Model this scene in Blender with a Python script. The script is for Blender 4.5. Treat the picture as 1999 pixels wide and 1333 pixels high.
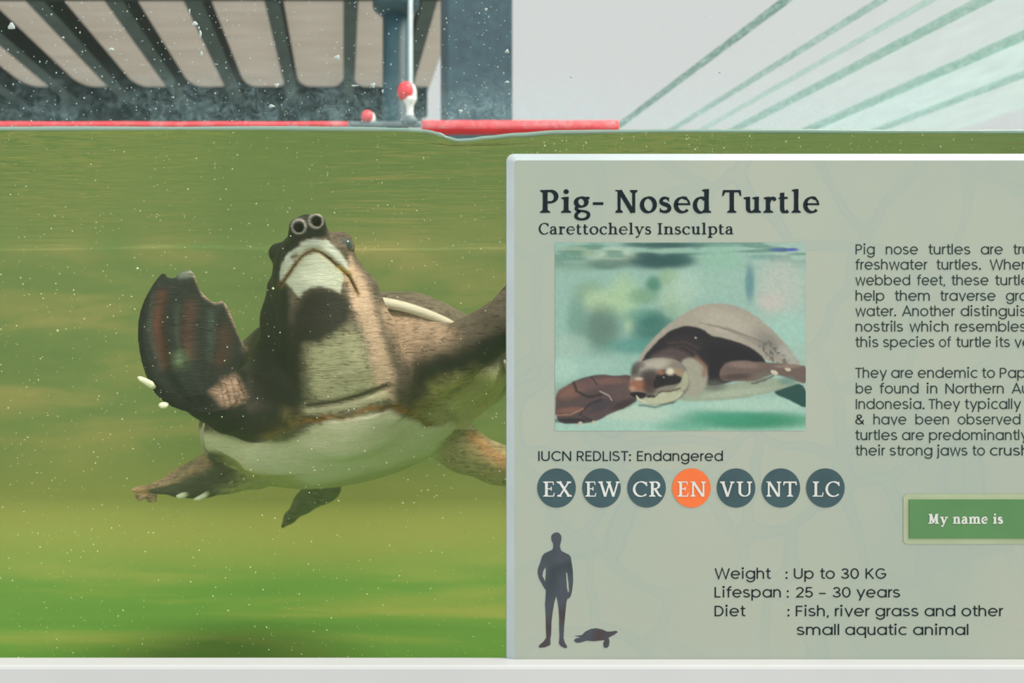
import bpy, bmesh, math, random
import numpy as np
from mathutils import Vector, Matrix
from mathutils.geometry import tessellate_polygon

for _o in list(bpy.data.objects):
    bpy.data.objects.remove(_o)
S = bpy.context.scene
COL = S.collection
R = math.radians
random.seed(7)
RNG = np.random.default_rng(11)

# ---------------------------------------------------------------- camera
F_PX = 2000.0            # focal length in pixels of the 1999 x 1333 frame
VPX, VPY = 670.0, 650.0  # where the depth lines of roof and canopy meet
CAM_Y, CAM_Z = -1.0, 1.2
cam_d = bpy.data.cameras.new('camera')
cam = bpy.data.objects.new('camera', cam_d)
COL.objects.link(cam)
cam.location = (0, CAM_Y, CAM_Z)
cam.rotation_euler = (R(90), 0, 0)
cam_d.sensor_width = 36.0
cam_d.lens = 36.0 * F_PX / 1999.0
cam_d.shift_x = (999.5 - VPX) / 1999.0
cam_d.shift_y = (VPY - 666.5) / 1999.0
cam_d.clip_start = 0.02
cam_d.dof.use_dof = True
cam_d.dof.focus_distance = 1.07
cam_d.dof.aperture_fstop = 7.5
S.camera = cam

# ---------------------------------------------------------------- sky
W = bpy.data.worlds.new('overcast_sky')
S.world = W
W.use_nodes = True
wn = W.node_tree
wn.nodes.clear()
wo = wn.nodes.new('ShaderNodeOutputWorld')
wb = wn.nodes.new('ShaderNodeBackground')
wb.inputs['Color'].default_value = (0.985, 1.0, 0.99, 1)
wb.inputs['Strength'].default_value = 0.68
# sky strength raised behind the camera, added to light turtle and sign
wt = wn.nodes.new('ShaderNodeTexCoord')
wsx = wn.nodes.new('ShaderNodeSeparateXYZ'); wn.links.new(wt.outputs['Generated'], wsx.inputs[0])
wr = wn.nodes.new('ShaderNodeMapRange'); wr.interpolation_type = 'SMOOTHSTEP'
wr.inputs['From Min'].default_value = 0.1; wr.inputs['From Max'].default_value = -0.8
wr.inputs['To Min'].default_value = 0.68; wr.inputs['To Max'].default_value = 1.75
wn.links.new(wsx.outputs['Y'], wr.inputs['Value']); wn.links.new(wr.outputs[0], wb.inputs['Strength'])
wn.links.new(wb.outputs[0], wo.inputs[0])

# ---------------------------------------------------------------- sun
sd = bpy.data.lights.new('sun', 'SUN')
sd.energy = 4.6
sd.angle = R(26)
sd.color = (1.0, 0.93, 0.82)
sun = bpy.data.objects.new('sun', sd)
COL.objects.link(sun)
sun.rotation_euler = Vector((0.50, -0.14, 0.80)).to_track_quat('Z', 'Y').to_euler()
sun.location = (4, -3, 6)

# ---------------------------------------------------------------- exposure / light paths
S.view_settings.view_transform = 'Standard'
S.view_settings.look = 'None'
S.view_settings.gamma = 1.0
S.view_settings.use_curve_mapping = False
S.view_settings.exposure = 0.0
cy = S.cycles
cy.max_bounces = 6
cy.diffuse_bounces = 2
cy.glossy_bounces = 3
cy.transmission_bounces = 4
cy.volume_bounces = 1
cy.transparent_max_bounces = 24
cy.caustics_reflective = False
cy.caustics_refractive = False
cy.use_denoising = True
cy.sample_clamp_indirect = 4.0

# ---------------------------------------------------------------- helpers
def lin(c):
    """sRGB 0-255 -> linear"""
    out = []
    for v in c:
        v = v / 255.0
        out.append(v / 12.92 if v <= 0.04045 else ((v + 0.055) / 1.055) ** 2.4)
    return tuple(out)

def lin4(c):
    return lin(c) + (1.0,)

def P(px, py, Y):
    """the point at depth Y seen at a pixel of the photograph"""
    d = Y - CAM_Y
    return Vector(((px - VPX) / F_PX * d, Y, CAM_Z + (VPY - py) / F_PX * d))

def px_len(n, Y):
    return n / F_PX * (Y - CAM_Y)

def tag(o, label=None, cat=None, group=None, kind=None):
    if label: o['label'] = label
    if cat: o['category'] = cat
    if group: o['group'] = group
    if kind: o['kind'] = kind
    return o

def link(name, me, mat=None, parent=None):
    o = bpy.data.objects.new(name, me)
    COL.objects.link(o)
    if mat is not None:
        for m in (mat if isinstance(mat, (list, tuple)) else [mat]):
            me.materials.append(m)
    if parent is not None:
        o.parent = parent
        o.matrix_parent_inverse = Matrix.Translation(parent.location).inverted()
    return o

def empty(name, loc):
    o = bpy.data.objects.new(name, None)
    o.empty_display_size = 0.05
    o.location = loc
    COL.objects.link(o)
    return o

def mesh_of(verts, faces, smooth=False, name='mesh'):
    me = bpy.data.meshes.new(name)
    me.from_pydata([tuple(v) for v in verts], [], faces)
    me.update()
    if smooth:
        me.polygons.foreach_set('use_smooth', [True] * len(me.polygons))
    return me

def box_me(lo, hi, bevel=0.0, seg=2):
    bm = bmesh.new()
    bmesh.ops.create_cube(bm, size=1.0)
    for v in bm.verts:
        for k in range(3):
            v.co[k] = lo[k] if v.co[k] < 0 else hi[k]
    if bevel:
        bmesh.ops.bevel(bm, geom=bm.edges[:], offset=bevel, segments=seg, affect='EDGES', profile=0.6)
    me = bpy.data.meshes.new('box')
    bm.to_mesh(me); bm.free()
    return me

def tube_me(pts, radii, n=16, caps=True, squash=None):
    """tube through points, radius per point; rings stay square to the path"""
    pts = [Vector(p) for p in pts]
    if not isinstance(radii, (list, tuple)):
        radii = [radii] * len(pts)
    verts, faces = [], []
    up = None
    for i, p in enumerate(pts):
        t = (pts[min(i + 1, len(pts) - 1)] - pts[max(i - 1, 0)]).normalized()
        if up is None:
            up = Vector((0, 0, 1)) if abs(t.z) < 0.9 else Vector((1, 0, 0))
        a = t.cross(up).normalized()
        b = a.cross(t).normalized()
        up = b
        for k in range(n):
            th = 2 * math.pi * k / n
            sb = squash if squash else 1.0
            verts.append(p + a * (radii[i] * math.cos(th)) + b * (radii[i] * sb * math.sin(th)))
    for i in range(len(pts) - 1):
        for k in range(n):
            faces.append((i * n + k, i * n + (k + 1) % n, (i + 1) * n + (k + 1) % n, (i + 1) * n + k))
    if caps:
        faces.append(tuple(range(n - 1, -1, -1)))
        faces.append(tuple(range((len(pts) - 1) * n, len(pts) * n)))
    me = mesh_of(verts, faces, True)
    return me

def lathe_me(profile, n=28, axis='Z', loc=(0, 0, 0)):
    verts, faces = [], []
    loc = Vector(loc)
    for r, h in profile:
        for k in range(n):
            th = 2 * math.pi * k / n
            c, s = r * math.cos(th), r * math.sin(th)
            verts.append(loc + (Vector((c, s, h)) if axis == 'Z' else Vector((h, c, s))))
    m = len(profile)
    for i in range(m - 1):
        for k in range(n):
            faces.append((i * n + k, i * n + (k + 1) % n, (i + 1) * n + (k + 1) % n, (i + 1) * n + k))
    faces.append(tuple(range(n - 1, -1, -1)))
    faces.append(tuple(range((m - 1) * n, m * n)))
    return mesh_of(verts, faces, True)

# node shorthand
def new_mat(name):
    m = bpy.data.materials.new(name)
    m.use_nodes = True
    nt = m.node_tree
    nt.nodes.clear()
    return m, nt

def nd(nt, kind, **kw):
    n = nt.nodes.new(kind)
    for k, v in kw.items():
        if k in n.inputs:
            n.inputs[k].default_value = v
        else:
            setattr(n, k, v)
    return n

def ramp(nt, fac, stops):
    r = nt.nodes.new('ShaderNodeValToRGB')
    el = r.color_ramp.elements
    while len(el) > 1:
        el.remove(el[0])
    el[0].position = stops[0][0]; el[0].color = stops[0][1]
    for p, c in stops[1:]:
        e = el.new(p); e.color = c
    nt.links.new(fac, r.inputs[0])
    return r

def coords(nt, scale=(1, 1, 1), kind='Object'):
    tc = nt.nodes.new('ShaderNodeTexCoord')
    mp = nt.nodes.new('ShaderNodeMapping')
    mp.inputs['Scale'].default_value = scale
    nt.links.new(tc.outputs[kind], mp.inputs[0])
    return mp.outputs[0]

def noise(nt, vec, scale, detail=4, rough=0.55, dist=0.0):
    n = nt.nodes.new('ShaderNodeTexNoise')
    n.inputs['Scale'].default_value = scale
    n.inputs['Detail'].default_value = detail
    n.inputs['Roughness'].default_value = rough
    n.inputs['Distortion'].default_value = dist
    nt.links.new(vec, n.inputs['Vector'])
    return n.outputs['Fac']

def simple_mat(name, srgb, rough=0.5, metal=0.0, vary=0.12, scale=12.0, bump=0.0, spec=0.5, stretch=(1, 1, 1)):
    """one colour with a little procedural unevenness"""
    m, nt = new_mat(name)
    out = nd(nt, 'ShaderNodeOutputMaterial')
    b = nd(nt, 'ShaderNodeBsdfPrincipled', Roughness=rough, Metallic=metal)
    b.inputs['Specular IOR Level'].default_value = spec
    v = coords(nt, stretch)
    f = noise(nt, v, scale)
    c = lin(srgb)
    lo = tuple(x * (1 - vary) for x in c) + (1,)
    hi = tuple(min(1, x * (1 + vary)) for x in c) + (1,)
    r = ramp(nt, f, [(0.3, lo), (0.7, hi)])
    nt.links.new(r.outputs[0], b.inputs['Base Color'])
    if bump:
        bp = nd(nt, 'ShaderNodeBump', Strength=0.6, Distance=bump)
        nt.links.new(f, bp.inputs['Height'])
        nt.links.new(bp.outputs[0], b.inputs['Normal'])
    nt.links.new(b.outputs[0], out.inputs[0])
    return m

def math_node(nt, op, a, b=None, clamp=False):
    n = nt.nodes.new('ShaderNodeMath')
    n.operation = op
    n.use_clamp = clamp
    for i, v in enumerate((a, b)):
        if v is None:
            continue
        if isinstance(v, (int, float)):
            n.inputs[i].default_value = v
        else:
            nt.links.new(v, n.inputs[i])
    return n.outputs[0]

# soft polygon masks (numpy)
def poly_sd(X, Y, poly):
    """signed distance (negative inside) of points to a closed polygon"""
    X = np.asarray(X, dtype=np.float32); Y = np.asarray(Y, dtype=np.float32)
    best = np.full(X.shape, 1e18, np.float32)
    inside = np.zeros(X.shape, bool)
    n = len(poly)
    for i in range(n):
        x0, y0 = poly[i]; x1, y1 = poly[(i + 1) % n]
        dx, dy = x1 - x0, y1 - y0
        L = dx * dx + dy * dy + 1e-12
        t = np.clip(((X - x0) * dx + (Y - y0) * dy) / L, 0, 1)
        ex = X - x0 - t * dx; ey = Y - y0 - t * dy
        best = np.minimum(best, ex * ex + ey * ey)
        if y0 != y1:
            c = ((y0 <= Y) & (Y < y1)) | ((y1 <= Y) & (Y < y0))
            xi = x0 + (Y - y0) * dx / dy
            inside ^= c & (X < xi)
    d = np.sqrt(best)
    return np.where(inside, -d, d)

def line_d(X, Y, pts):
    best = np.full(np.shape(X), 1e18, np.float32)
    for (x0, y0), (x1, y1) in zip(pts[:-1], pts[1:]):
        dx, dy = x1 - x0, y1 - y0
        L = dx * dx + dy * dy + 1e-12
        t = np.clip(((X - x0) * dx + (Y - y0) * dy) / L, 0, 1)
        best = np.minimum(best, (X - x0 - t * dx) ** 2 + (Y - y0 - t * dy) ** 2)
    return np.sqrt(best)

def sstep(a, b, x):
    t = np.clip((x - a) / (b - a), 0, 1)
    return t * t * (3 - 2 * t)

def smooth_poly(pts, n=2):
    """Chaikin corner cutting of a closed polygon"""
    for _ in range(n):
        q = []
        for i in range(len(pts)):
            a, b = pts[i], pts[(i + 1) % len(pts)]
            q.append((a[0] * .75 + b[0] * .25, a[1] * .75 + b[1] * .25))
            q.append((a[0] * .25 + b[0] * .75, a[1] * .25 + b[1] * .75))
        pts = q
    return pts

_vn = RNG.random((32, 32, 32)).astype(np.float32)
def vnoise(x, y, z):
    """smooth value noise 0-1 on arrays"""
    xi, yi, zi = np.floor(x).astype(int), np.floor(y).astype(int), np.floor(z).astype(int)
    fx, fy, fz = x - xi, y - yi, z - zi
    fx, fy, fz = fx * fx * (3 - 2 * fx), fy * fy * (3 - 2 * fy), fz * fz * (3 - 2 * fz)
    out = 0
    for a in (0, 1):
        for b in (0, 1):
            for c in (0, 1):
                w = (fx if a else 1 - fx) * (fy if b else 1 - fy) * (fz if c else 1 - fz)
                out = out + w * _vn[(xi + a) % 32, (yi + b) % 32, (zi + c) % 32]
    return out
# ================================================================ SETTING
WATER_Z = 1.40          # still water level
Y_IN, Y_BACK = 0.014, 1.42
X_L, X_R = -0.90, 1.72
Z_BED = 0.692

M_ground = simple_mat('concrete', (168, 164, 154), 0.9, vary=0.15, scale=3)
M_steel_dark = simple_mat('dark_green_steel', (26, 44, 38), 0.7, vary=0.25, scale=9, spec=.12)
M_roof, nt = new_mat('beige_sheet')         # thin sheet, lets some daylight through
out = nd(nt, 'ShaderNodeOutputMaterial')
df = nt.nodes.new('ShaderNodeBsdfDiffuse'); tl = nt.nodes.new('ShaderNodeBsdfTranslucent')
rr_ = ramp(nt, noise(nt, coords(nt, (1, 6, 1)), 2.5), [(.3, lin4((184, 180, 174))), (.7, lin4((196, 193, 188)))])
mx = nt.nodes.new('ShaderNodeMixShader'); mx.inputs[0].default_value = .74
nt.links.new(rr_.outputs[0], df.inputs[0]); nt.links.new(rr_.outputs[0], tl.inputs[0])
nt.links.new(df.outputs[0], mx.inputs[1]); nt.links.new(tl.outputs[0], mx.inputs[2]); nt.links.new(mx.outputs[0], out.inputs[0])
M_post = simple_mat('blue_grey_post', (44, 72, 82), 0.6, vary=0.3, scale=30)
M_steel_lit = simple_mat('green_steel_lit_underside', (66, 84, 82), 0.7, vary=0.2, scale=9, spec=.12)  # paler tone imitates light on the rafter undersides
M_column = simple_mat('teal_column', (28, 62, 70), 0.5, vary=0.2, scale=10)
M_red = simple_mat('red_paint', (222, 52, 62), 0.45, vary=0.14, scale=25)
M_white = simple_mat('white_plastic', (226, 228, 222), 0.4, vary=0.05)
M_grey = simple_mat('grey_fitting', (96, 110, 112), 0.5, vary=0.1)
M_sill = simple_mat('pale_sill', (172, 175, 177), 0.6, vary=0.04, scale=6)

g = link('floor', box_me((-7, -4, -0.1), (8, 14, 0)), M_ground); tag(g, kind='structure')

# tank shell, grown over with algae
def algae_mat(name, a, b, c, stretch, silt=None, belt=0):
    m, nt = new_mat(name)
    out = nd(nt, 'ShaderNodeOutputMaterial')
    bs = nd(nt, 'ShaderNodeBsdfPrincipled', Roughness=0.85)
    bs.inputs['Specular IOR Level'].default_value = 0.2
    v = coords(nt, stretch)
    f = noise(nt, v, 3.0, 6, 0.6, 0.4)
    r = ramp(nt, f, [(0.30, lin4(a)), (0.5, lin4(b)), (0.68, lin4(c))])
    if silt:      # a ragged belt of settled silt along the foot of the wall
        sp = nt.nodes.new('ShaderNodeSeparateXYZ'); nt.links.new(coords(nt), sp.inputs[0])
        zz = math_node(nt, 'ADD', sp.outputs['Y' if belt else 'Z'], math_node(nt, 'MULTIPLY', f, -0.30 if belt else -0.10))
        mr = nd(nt, 'ShaderNodeMapRange', interpolation_type='SMOOTHSTEP')
        nt.links.new(zz, mr.inputs['Value'])
        mr.inputs['From Min'].default_value = 0.90 if belt else 0.98; mr.inputs['From Max'].default_value = 1.35 if belt else 0.70
        mxs = nd(nt, 'ShaderNodeMixRGB'); mxs.inputs[2].default_value = lin4(silt)
        nt.links.new(mr.outputs[0], mxs.inputs[0]); nt.links.new(r.outputs[0], mxs.inputs[1])
        nt.links.new(mxs.outputs[0], bs.inputs['Base Color'])
    else:
        nt.links.new(r.outputs[0], bs.inputs['Base Color'])
    nt.links.new(bs.outputs[0], out.inputs[0])
    return m
M_back = algae_mat('algae_back', (70, 102, 60), (100, 124, 70), (172, 152, 98), (0.7, 1, 3.5), silt=(146, 144, 68))
M_bed = algae_mat('algae_bed', (60, 110, 34), (76, 122, 42), (122, 134, 58), (0.5, 1.6, 1), silt=(128, 131, 58), belt=1.0)
o = link('wall_back', box_me((X_L - .03, Y_BACK, 0), (X_R + .03, Y_BACK + .03, WATER_Z + 0.03)), M_back); tag(o, kind='structure')
o = link('wall_left', box_me((X_L - .03, 0, 0), (X_L, Y_BACK, WATER_Z + 0.02)), M_back); tag(o, kind='structure')
o = link('wall_right', box_me((X_R, 0, 0), (X_R + .03, Y_BACK, WATER_Z + 0.02)), M_back); tag(o, kind='structure')
# bed with a bank of silt heaped softly against the back wall
prof = [(0.013, Z_BED)] + [(0.013 + (1.14 - .013) * i / 8, Z_BED) for i in range(1, 9)]
prof += [(1.14 + (Y_BACK - .001 - 1.14) * math.sin(a), Z_BED + .12 * (1 - math.cos(a)) ** 1.1) for a in [math.pi / 2 * i / 16 for i in range(1, 17)]]
nxs = 24
verts = []
for i in range(nxs + 1):
    xx = X_L + (X_R - X_L) * i / nxs
    for yy, zz in prof:
        k_ = max(0, (yy - 1.0) / .42) if zz > Z_BED else 0
        verts.append((xx, yy, zz + .012 * k_ * math.sin(3.1 * xx + 1) * math.sin(1.3 * xx)))
m_ = len(prof)
faces = [(i * m_ + j, (i + 1) * m_ + j, (i + 1) * m_ + j + 1, i * m_ + j + 1) for i in range(nxs) for j in range(m_ - 1)]
o = link('floor_tank', mesh_of(verts, faces, True), M_bed); tag(o, kind='structure')

# front pane: clear glass with a dried splash zone above the water line
m, nt = new_mat('tank_glass')
out = nd(nt, 'ShaderNodeOutputMaterial')
tr = nd(nt, 'ShaderNodeBsdfTransparent', Color=(0.985, 0.997, 0.99, 1))
gl = nd(nt, 'ShaderNodeBsdfGlossy', Roughness=0.06)
df = nd(nt, 'ShaderNodeBsdfDiffuse', Color=lin4((168, 200, 204)))
fr = nd(nt, 'ShaderNodeFresnel', IOR=1.45)
v = coords(nt)
sep = nt.nodes.new('ShaderNodeSeparateXYZ'); nt.links.new(v, sep.inputs[0])
zr = nd(nt, 'ShaderNodeMapRange', interpolation_type='SMOOTHSTEP')
nt.links.new(sep.outputs['Z'], zr.inputs['Value'])
zr.inputs['From Min'].default_value = 1.475; zr.inputs['From Max'].default_value = 1.405
zr.inputs['To Min'].default_value = 0.02; zr.inputs['To Max'].default_value = 1.0
above = math_node(nt, 'GREATER_THAN', sep.outputs['Z'], 1.402)
n1 = noise(nt, v, 75, 10, 0.80, 0.8)
n2 = noise(nt, coords(nt, (1, 1, 1)), 9, 4, 0.6, 1.0)
film = ramp(nt, n1, [(0.46, (0, 0, 0, 1)), (0.66, (1, 1, 1, 1))]).outputs[0]
film2 = ramp(nt, n2, [(0.3, (.25, .25, .25, 1)), (0.7, (1, 1, 1, 1))]).outputs[0]
d1 = math_node(nt, 'MULTIPLY', film, film2)
d1 = math_node(nt, 'ADD', d1, math_node(nt, 'MULTIPLY', film2, 0.16))
d1 = math_node(nt, 'MULTIPLY', d1, zr.outputs[0])
vor = nt.nodes.new('ShaderNodeTexVoronoi'); vor.inputs['Scale'].default_value = 150
nt.links.new(v, vor.inputs['Vector'])
speck = math_node(nt, 'LESS_THAN', vor.outputs['Distance'], 0.10)
sepc = nt.nodes.new('ShaderNodeSeparateColor'); nt.links.new(vor.outputs['Color'], sepc.inputs[0])
speck = math_node(nt, 'MULTIPLY', speck, math_node(nt, 'GREATER_THAN', sepc.outputs[0], 0.5))
d2 = math_node(nt, 'ADD', math_node(nt, 'MULTIPLY', d1, 0.27), math_node(nt, 'MULTIPLY', speck, 0.5))
dirt = math_node(nt, 'MULTIPLY', d2, above, clamp=True)
mx1 = nt.nodes.new('ShaderNodeMixShader'); mx2 = nt.nodes.new('ShaderNodeMixShader')
nt.links.new(dirt, mx1.inputs[0]); nt.links.new(tr.outputs[0], mx1.inputs[1]); nt.links.new(df.outputs[0], mx1.inputs[2])
frs = math_node(nt, 'MULTIPLY', fr.outputs[0], 0.10)
nt.links.new(frs, mx2.inputs[0]); nt.links.new(mx1.outputs[0], mx2.inputs[1]); nt.links.new(gl.outputs[0], mx2.inputs[2])
nt.links.new(mx2.outputs[0], out.inputs[0])
M_glass = m
o = link('window_1', box_me((X_L - .02, 0.0005, 0.5), (X_R + .02, 0.0125, 1.75)), M_glass); tag(o, kind='structure')

# pale sill the pane stands in
zs = P(0, 1300, -0.028).z
o = link('trim_1', box_me((X_L - .05, -0.028, zs - 0.12), (X_R + .05, 0.0, zs), 0.003), M_sill); tag(o, kind='structure')
o = link('wall_front', box_me((X_L - .03, -0.02, 0), (X_R + .03, 0.012, zs - 0.12)), M_sill); tag(o, kind='structure')

# ---------------------------------------------------------------- water
WATER_SCATTER = (0.58, 0.78, 0.33)
WATER_ABSORB = (0.30, 0.20, 0.85)
m, nt = new_mat('murky_water')
out = nd(nt, 'ShaderNodeOutputMaterial')
vs = nd(nt, 'ShaderNodeVolumeScatter', Color=WATER_SCATTER + (1,), Density=0.25, Anisotropy=0.1)
va = nd(nt, 'ShaderNodeVolumeAbsorption', Color=tuple(1 - c for c in WATER_ABSORB) + (1,), Density=0.20)
ad = nt.nodes.new('ShaderNodeAddShader')
nt.links.new(vs.outputs[0], ad.inputs[0]); nt.links.new(va.outputs[0], ad.inputs[1])
nt.links.new(ad.outputs[0], out.inputs['Volume'])
m.volume_intersection_method = 'FAST' if hasattr(m, 'volume_intersection_method') else m.volume_intersection_method
M_water = m
water = link('tank_water', box_me((X_L + .003, Y_IN, Z_BED + .002), (X_R - .003, Y_BACK - .004, WATER_Z)), M_water)
tag(water, 'murky yellow-green water filling the glass tank around the turtle', 'water', kind='stuff')

# surface seen from below: mirrors at low angles, lets light in from above
m, nt = new_mat('water_surface')
out = nd(nt, 'ShaderNodeOutputMaterial')
tr = nd(nt, 'ShaderNodeBsdfTransparent', Color=(1, 1, 1, 1))
gl = nd(nt, 'ShaderNodeBsdfGlossy', Roughness=0.04, Color=(.95, .97, .95, 1))
fr = nd(nt, 'ShaderNodeFresnel', IOR=1.33)
n1 = noise(nt, coords(nt, (1.0, 2.2, 1)), 5, 3, 0.5)
bp = nd(nt, 'ShaderNodeBump', Strength=0.5, Distance=0.02)
nt.links.new(n1, bp.inputs['Height'])
nt.links.new(bp.outputs[0], gl.inputs['Normal'])
mx = nt.nodes.new('ShaderNodeMixShader')
nt.links.new(fr.outputs[0], mx.inputs[0]); nt.links.new(tr.outputs[0], mx.inputs[1]); nt.links.new(gl.outputs[0], mx.inputs[2])
nt.links.new(mx.outputs[0], out.inputs[0])
M_surf = m
MEN = [(-900, 252), (0, 251.5), (250, 251), (500, 250.5), (700, 252), (790, 253.5), (830, 256), (855, 261), (875, 270), (893, 274.5), (915, 273.5),
       (950, 269), (1010, 263.5), (1090, 258.5), (1200, 257), (1300, 256), (1500, 256), (1750, 257), (2000, 257), (4200, 257)]
def men_row(px):
    for (a, ya), (b, yb) in zip(MEN[:-1], MEN[1:]):
        if a <= px <= b:
            t = (px - a) / (b - a)
            t = t * t * (3 - 2 * t)
            return ya + (yb - ya) * t
    return 255
nx, ny = 260, 60
verts, faces = [], []
for j in range(ny + 1):
    v_ = (j / ny) ** 2
    y = Y_IN + (Y_BACK - .004 - Y_IN) * v_
    for i in range(nx + 1):
        x = X_L + .004 + (X_R - X_L - .008) * i / nx
        pxx = x / (1 + Y_IN) * F_PX + VPX
        z0 = P(0, men_row(pxx), Y_IN).z - 0.0015
        wgt = math.exp(-((y - Y_IN) / 0.06) ** 2)
        z = WATER_Z + (z0 - WATER_Z) * wgt + 0.0025 * math.sin(7 * x + 3 * y) * (1 - wgt) * min(1, (y - Y_IN) * 3)
        verts.append((x, y, z))
for j in range(ny):
    for i in range(nx):
        a = j * (nx + 1) + i
        faces.append((a, a + 1, a + nx + 2, a + nx + 1))
link('surface', mesh_of(verts, faces, True), M_surf, water)
# meniscus: the bead of water that climbs the glass
m, nt = new_mat('meniscus')
out = nd(nt, 'ShaderNodeOutputMaterial')
bs = nd(nt, 'ShaderNodeBsdfPrincipled', Roughness=0.12)
bs.inputs['Base Color'].default_value = lin4((140, 166, 154))
tr = nd(nt, 'ShaderNodeBsdfTransparent', Color=(0.9, 1, 0.95, 1))
mx = nt.nodes.new('ShaderNodeMixShader'); mx.inputs[0].default_value = 0.72
nt.links.new(tr.outputs[0], mx.inputs[1]); nt.links.new(bs.outputs[0], mx.inputs[2]); nt.links.new(mx.outputs[0], out.inputs[0])
M_men = m
pts, rad = [], []
for i in range(0, 420):
    px = -700 + i * 10
    if px > 2500: break
    p = P(px, men_row(px), Y_IN + .003)
    pts.append(p); rad.append(0.0021 + 0.0003 * math.sin(px * .013))
link('meniscus', tube_me(pts, rad, 10), M_men, water)

# ================================================================ BEHIND THE TANK
ROOF_H = CAM_Z + 2.0
Y_R0, Y_R1 = 5.17, 8.0
X_ROOF_R = 0.755
roof = link('ceiling', box_me((-3.6, Y_R0 - .4, ROOF_H + .15), (X_ROOF_R, Y_R1 + .25, ROOF_H + .19)), M_roof); tag(roof, kind='structure')
words_beam = ['short end of a dark roof rafter at the left frame edge', 'second dark roof rafter from the left, cut by the left frame edge',
              'third dark roof rafter from the left, steeply slanting', 'fourth dark roof rafter from the left under beige sheet',
              'fifth dark roof rafter from the left, left of the upright one', 'slightly leaning dark roof rafter, sixth from the left frame edge',
              'upright dark roof rafter just left of the round teal column', 'last roof rafter slanting between the round column and the square post']
for k in range(8):
    X = (-245 + 155 * k - VPX) / F_PX * 6.15
    w = 0.055 if k < 5 else 0.045
    bm = bmesh.new()
    def bx(lo, hi):
        r = bmesh.ops.create_cube(bm, size=1.0)
        for v in r['verts']:
            for q in range(3):
                v.co[q] = lo[q] if v.co[q] < 0 else hi[q]
    bx((X - w, Y_R0, ROOF_H), (X + w, Y_R1 - .06, ROOF_H + .149))
    # gusset that widens the rafter into the end beam
    for sgn in (-1, 1):
        vs_ = []
        for z in (ROOF_H, ROOF_H + .149):
            ring = [(X + sgn * w, Y_R1 - .06)]
            for q in range(7):
                a = q / 6 * math.pi / 2
                ring.append((X + sgn * (w + .11 * (1 - math.cos(a))), Y_R1 - .06 - .34 * (1 - math.sin(a))))
            ring2 = [bm.verts.new((x, y, z)) for x, y in ring]
            vs_.append(ring2)
        n_ = len(vs_[0])
        for q in range(n_):
            f = [vs_[0][q], vs_[0][(q + 1) % n_], vs_[1][(q + 1) % n_], vs_[1][q]]
            try: bm.faces.new(f)
            except ValueError: pass
        bm.faces.new(vs_[0]); bm.faces.new(vs_[1][::-1])
    bmesh.ops.recalc_face_normals(bm, faces=bm.faces[:])
    bm.normal_update()
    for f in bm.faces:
        f.material_index = 1 if f.normal.z < -.9 else 0      # light on the underside painted as a paler tone
    me = bpy.data.meshes.new('rafter'); bm.to_mesh(me); bm.free()
    o = link('roof_rafter', me, [M_steel_dark, M_steel_lit]); tag(o, words_beam[k], 'roof beam', 'dark roof rafters under the beige sheet')
bm = bmesh.new()
for lo, hi in (((-3.6, Y_R1 - .06, ROOF_H - .10), (X_ROOF_R - .02, Y_R1 + .06, ROOF_H + .149)), ((-3.6, Y_R1 - .07, ROOF_H - .16), (.684, Y_R1 + .05, ROOF_H - .09))):
    for v in bmesh.ops.create_cube(bm, size=1.0)['verts']:
        for q in range(3): v.co[q] = lo[q] if v.co[q] < 0 else hi[q]
me = bpy.data.meshes.new('end_beam'); bm.to_mesh(me); bm.free()
o = link('roof_end_beam', me, M_steel_dark)
tag(o, 'long dark horizontal beam closing the far lower end of the roof', 'roof beam')
o = link('roof_cross_beam', box_me((-3.6, Y_R0 - .16, ROOF_H - .005), (X_ROOF_R, Y_R0, ROOF_H + .149), .01), M_steel_dark)
tag(o, 'dark horizontal beam along the top edge of the view', 'roof beam')

# round column with its collar
cc = P(773, 0, 4.6); rc = px_len(26, 4.6)
col = empty('round_column', (cc.x, 4.6, 0)); tag(col, 'round dark teal column under the beige roof', 'column')
zt = P(0, 12, 4.6).z
link('shaft', lathe_me([(rc * 1.3, 0), (rc * 1.3, .03), (rc, .05), (rc, zt)], 32, loc=(cc.x, 4.6, 0)), M_column, col)
link('collar', lathe_me([(rc, zt - .06), (rc * 1.65, zt - .02), (rc * 1.75, zt), (rc * 1.75, ROOF_H + .0)], 32, loc=(cc.x, 4.6, 0)), M_column, col)
# pale downpipe beside it
pp = P(801, 0, 4.5)
o = link('drain_pipe', tube_me([(pp.x, 4.5, 0), (pp.x, 4.5, 1.5), (pp.x, 4.5, ROOF_H + .1)], px_len(4.5, 4.5), 14), simple_mat('pale_pipe', (170, 186, 190), .5))
tag(o, 'thin pale pipe running down beside the round teal column', 'pipe')
# square post
a, b = P(872, 0, 2.6), P(1001, 0, 2.6)
post = empty('square_post', ((a.x + b.x) / 2, 2.6, 0)); tag(post, 'broad blue-grey square post in front of the white sky', 'post')
link('shaft', box_me((a.x, 2.6, 0.012), (b.x, 2.6 + (b.x - a.x), 3.3), .008), M_post, post)
link('base_plate', box_me((a.x - .04, 2.56, 0), (b.x + .04, 2.64 + (b.x - a.x), .012)), M_post, post)

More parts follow.
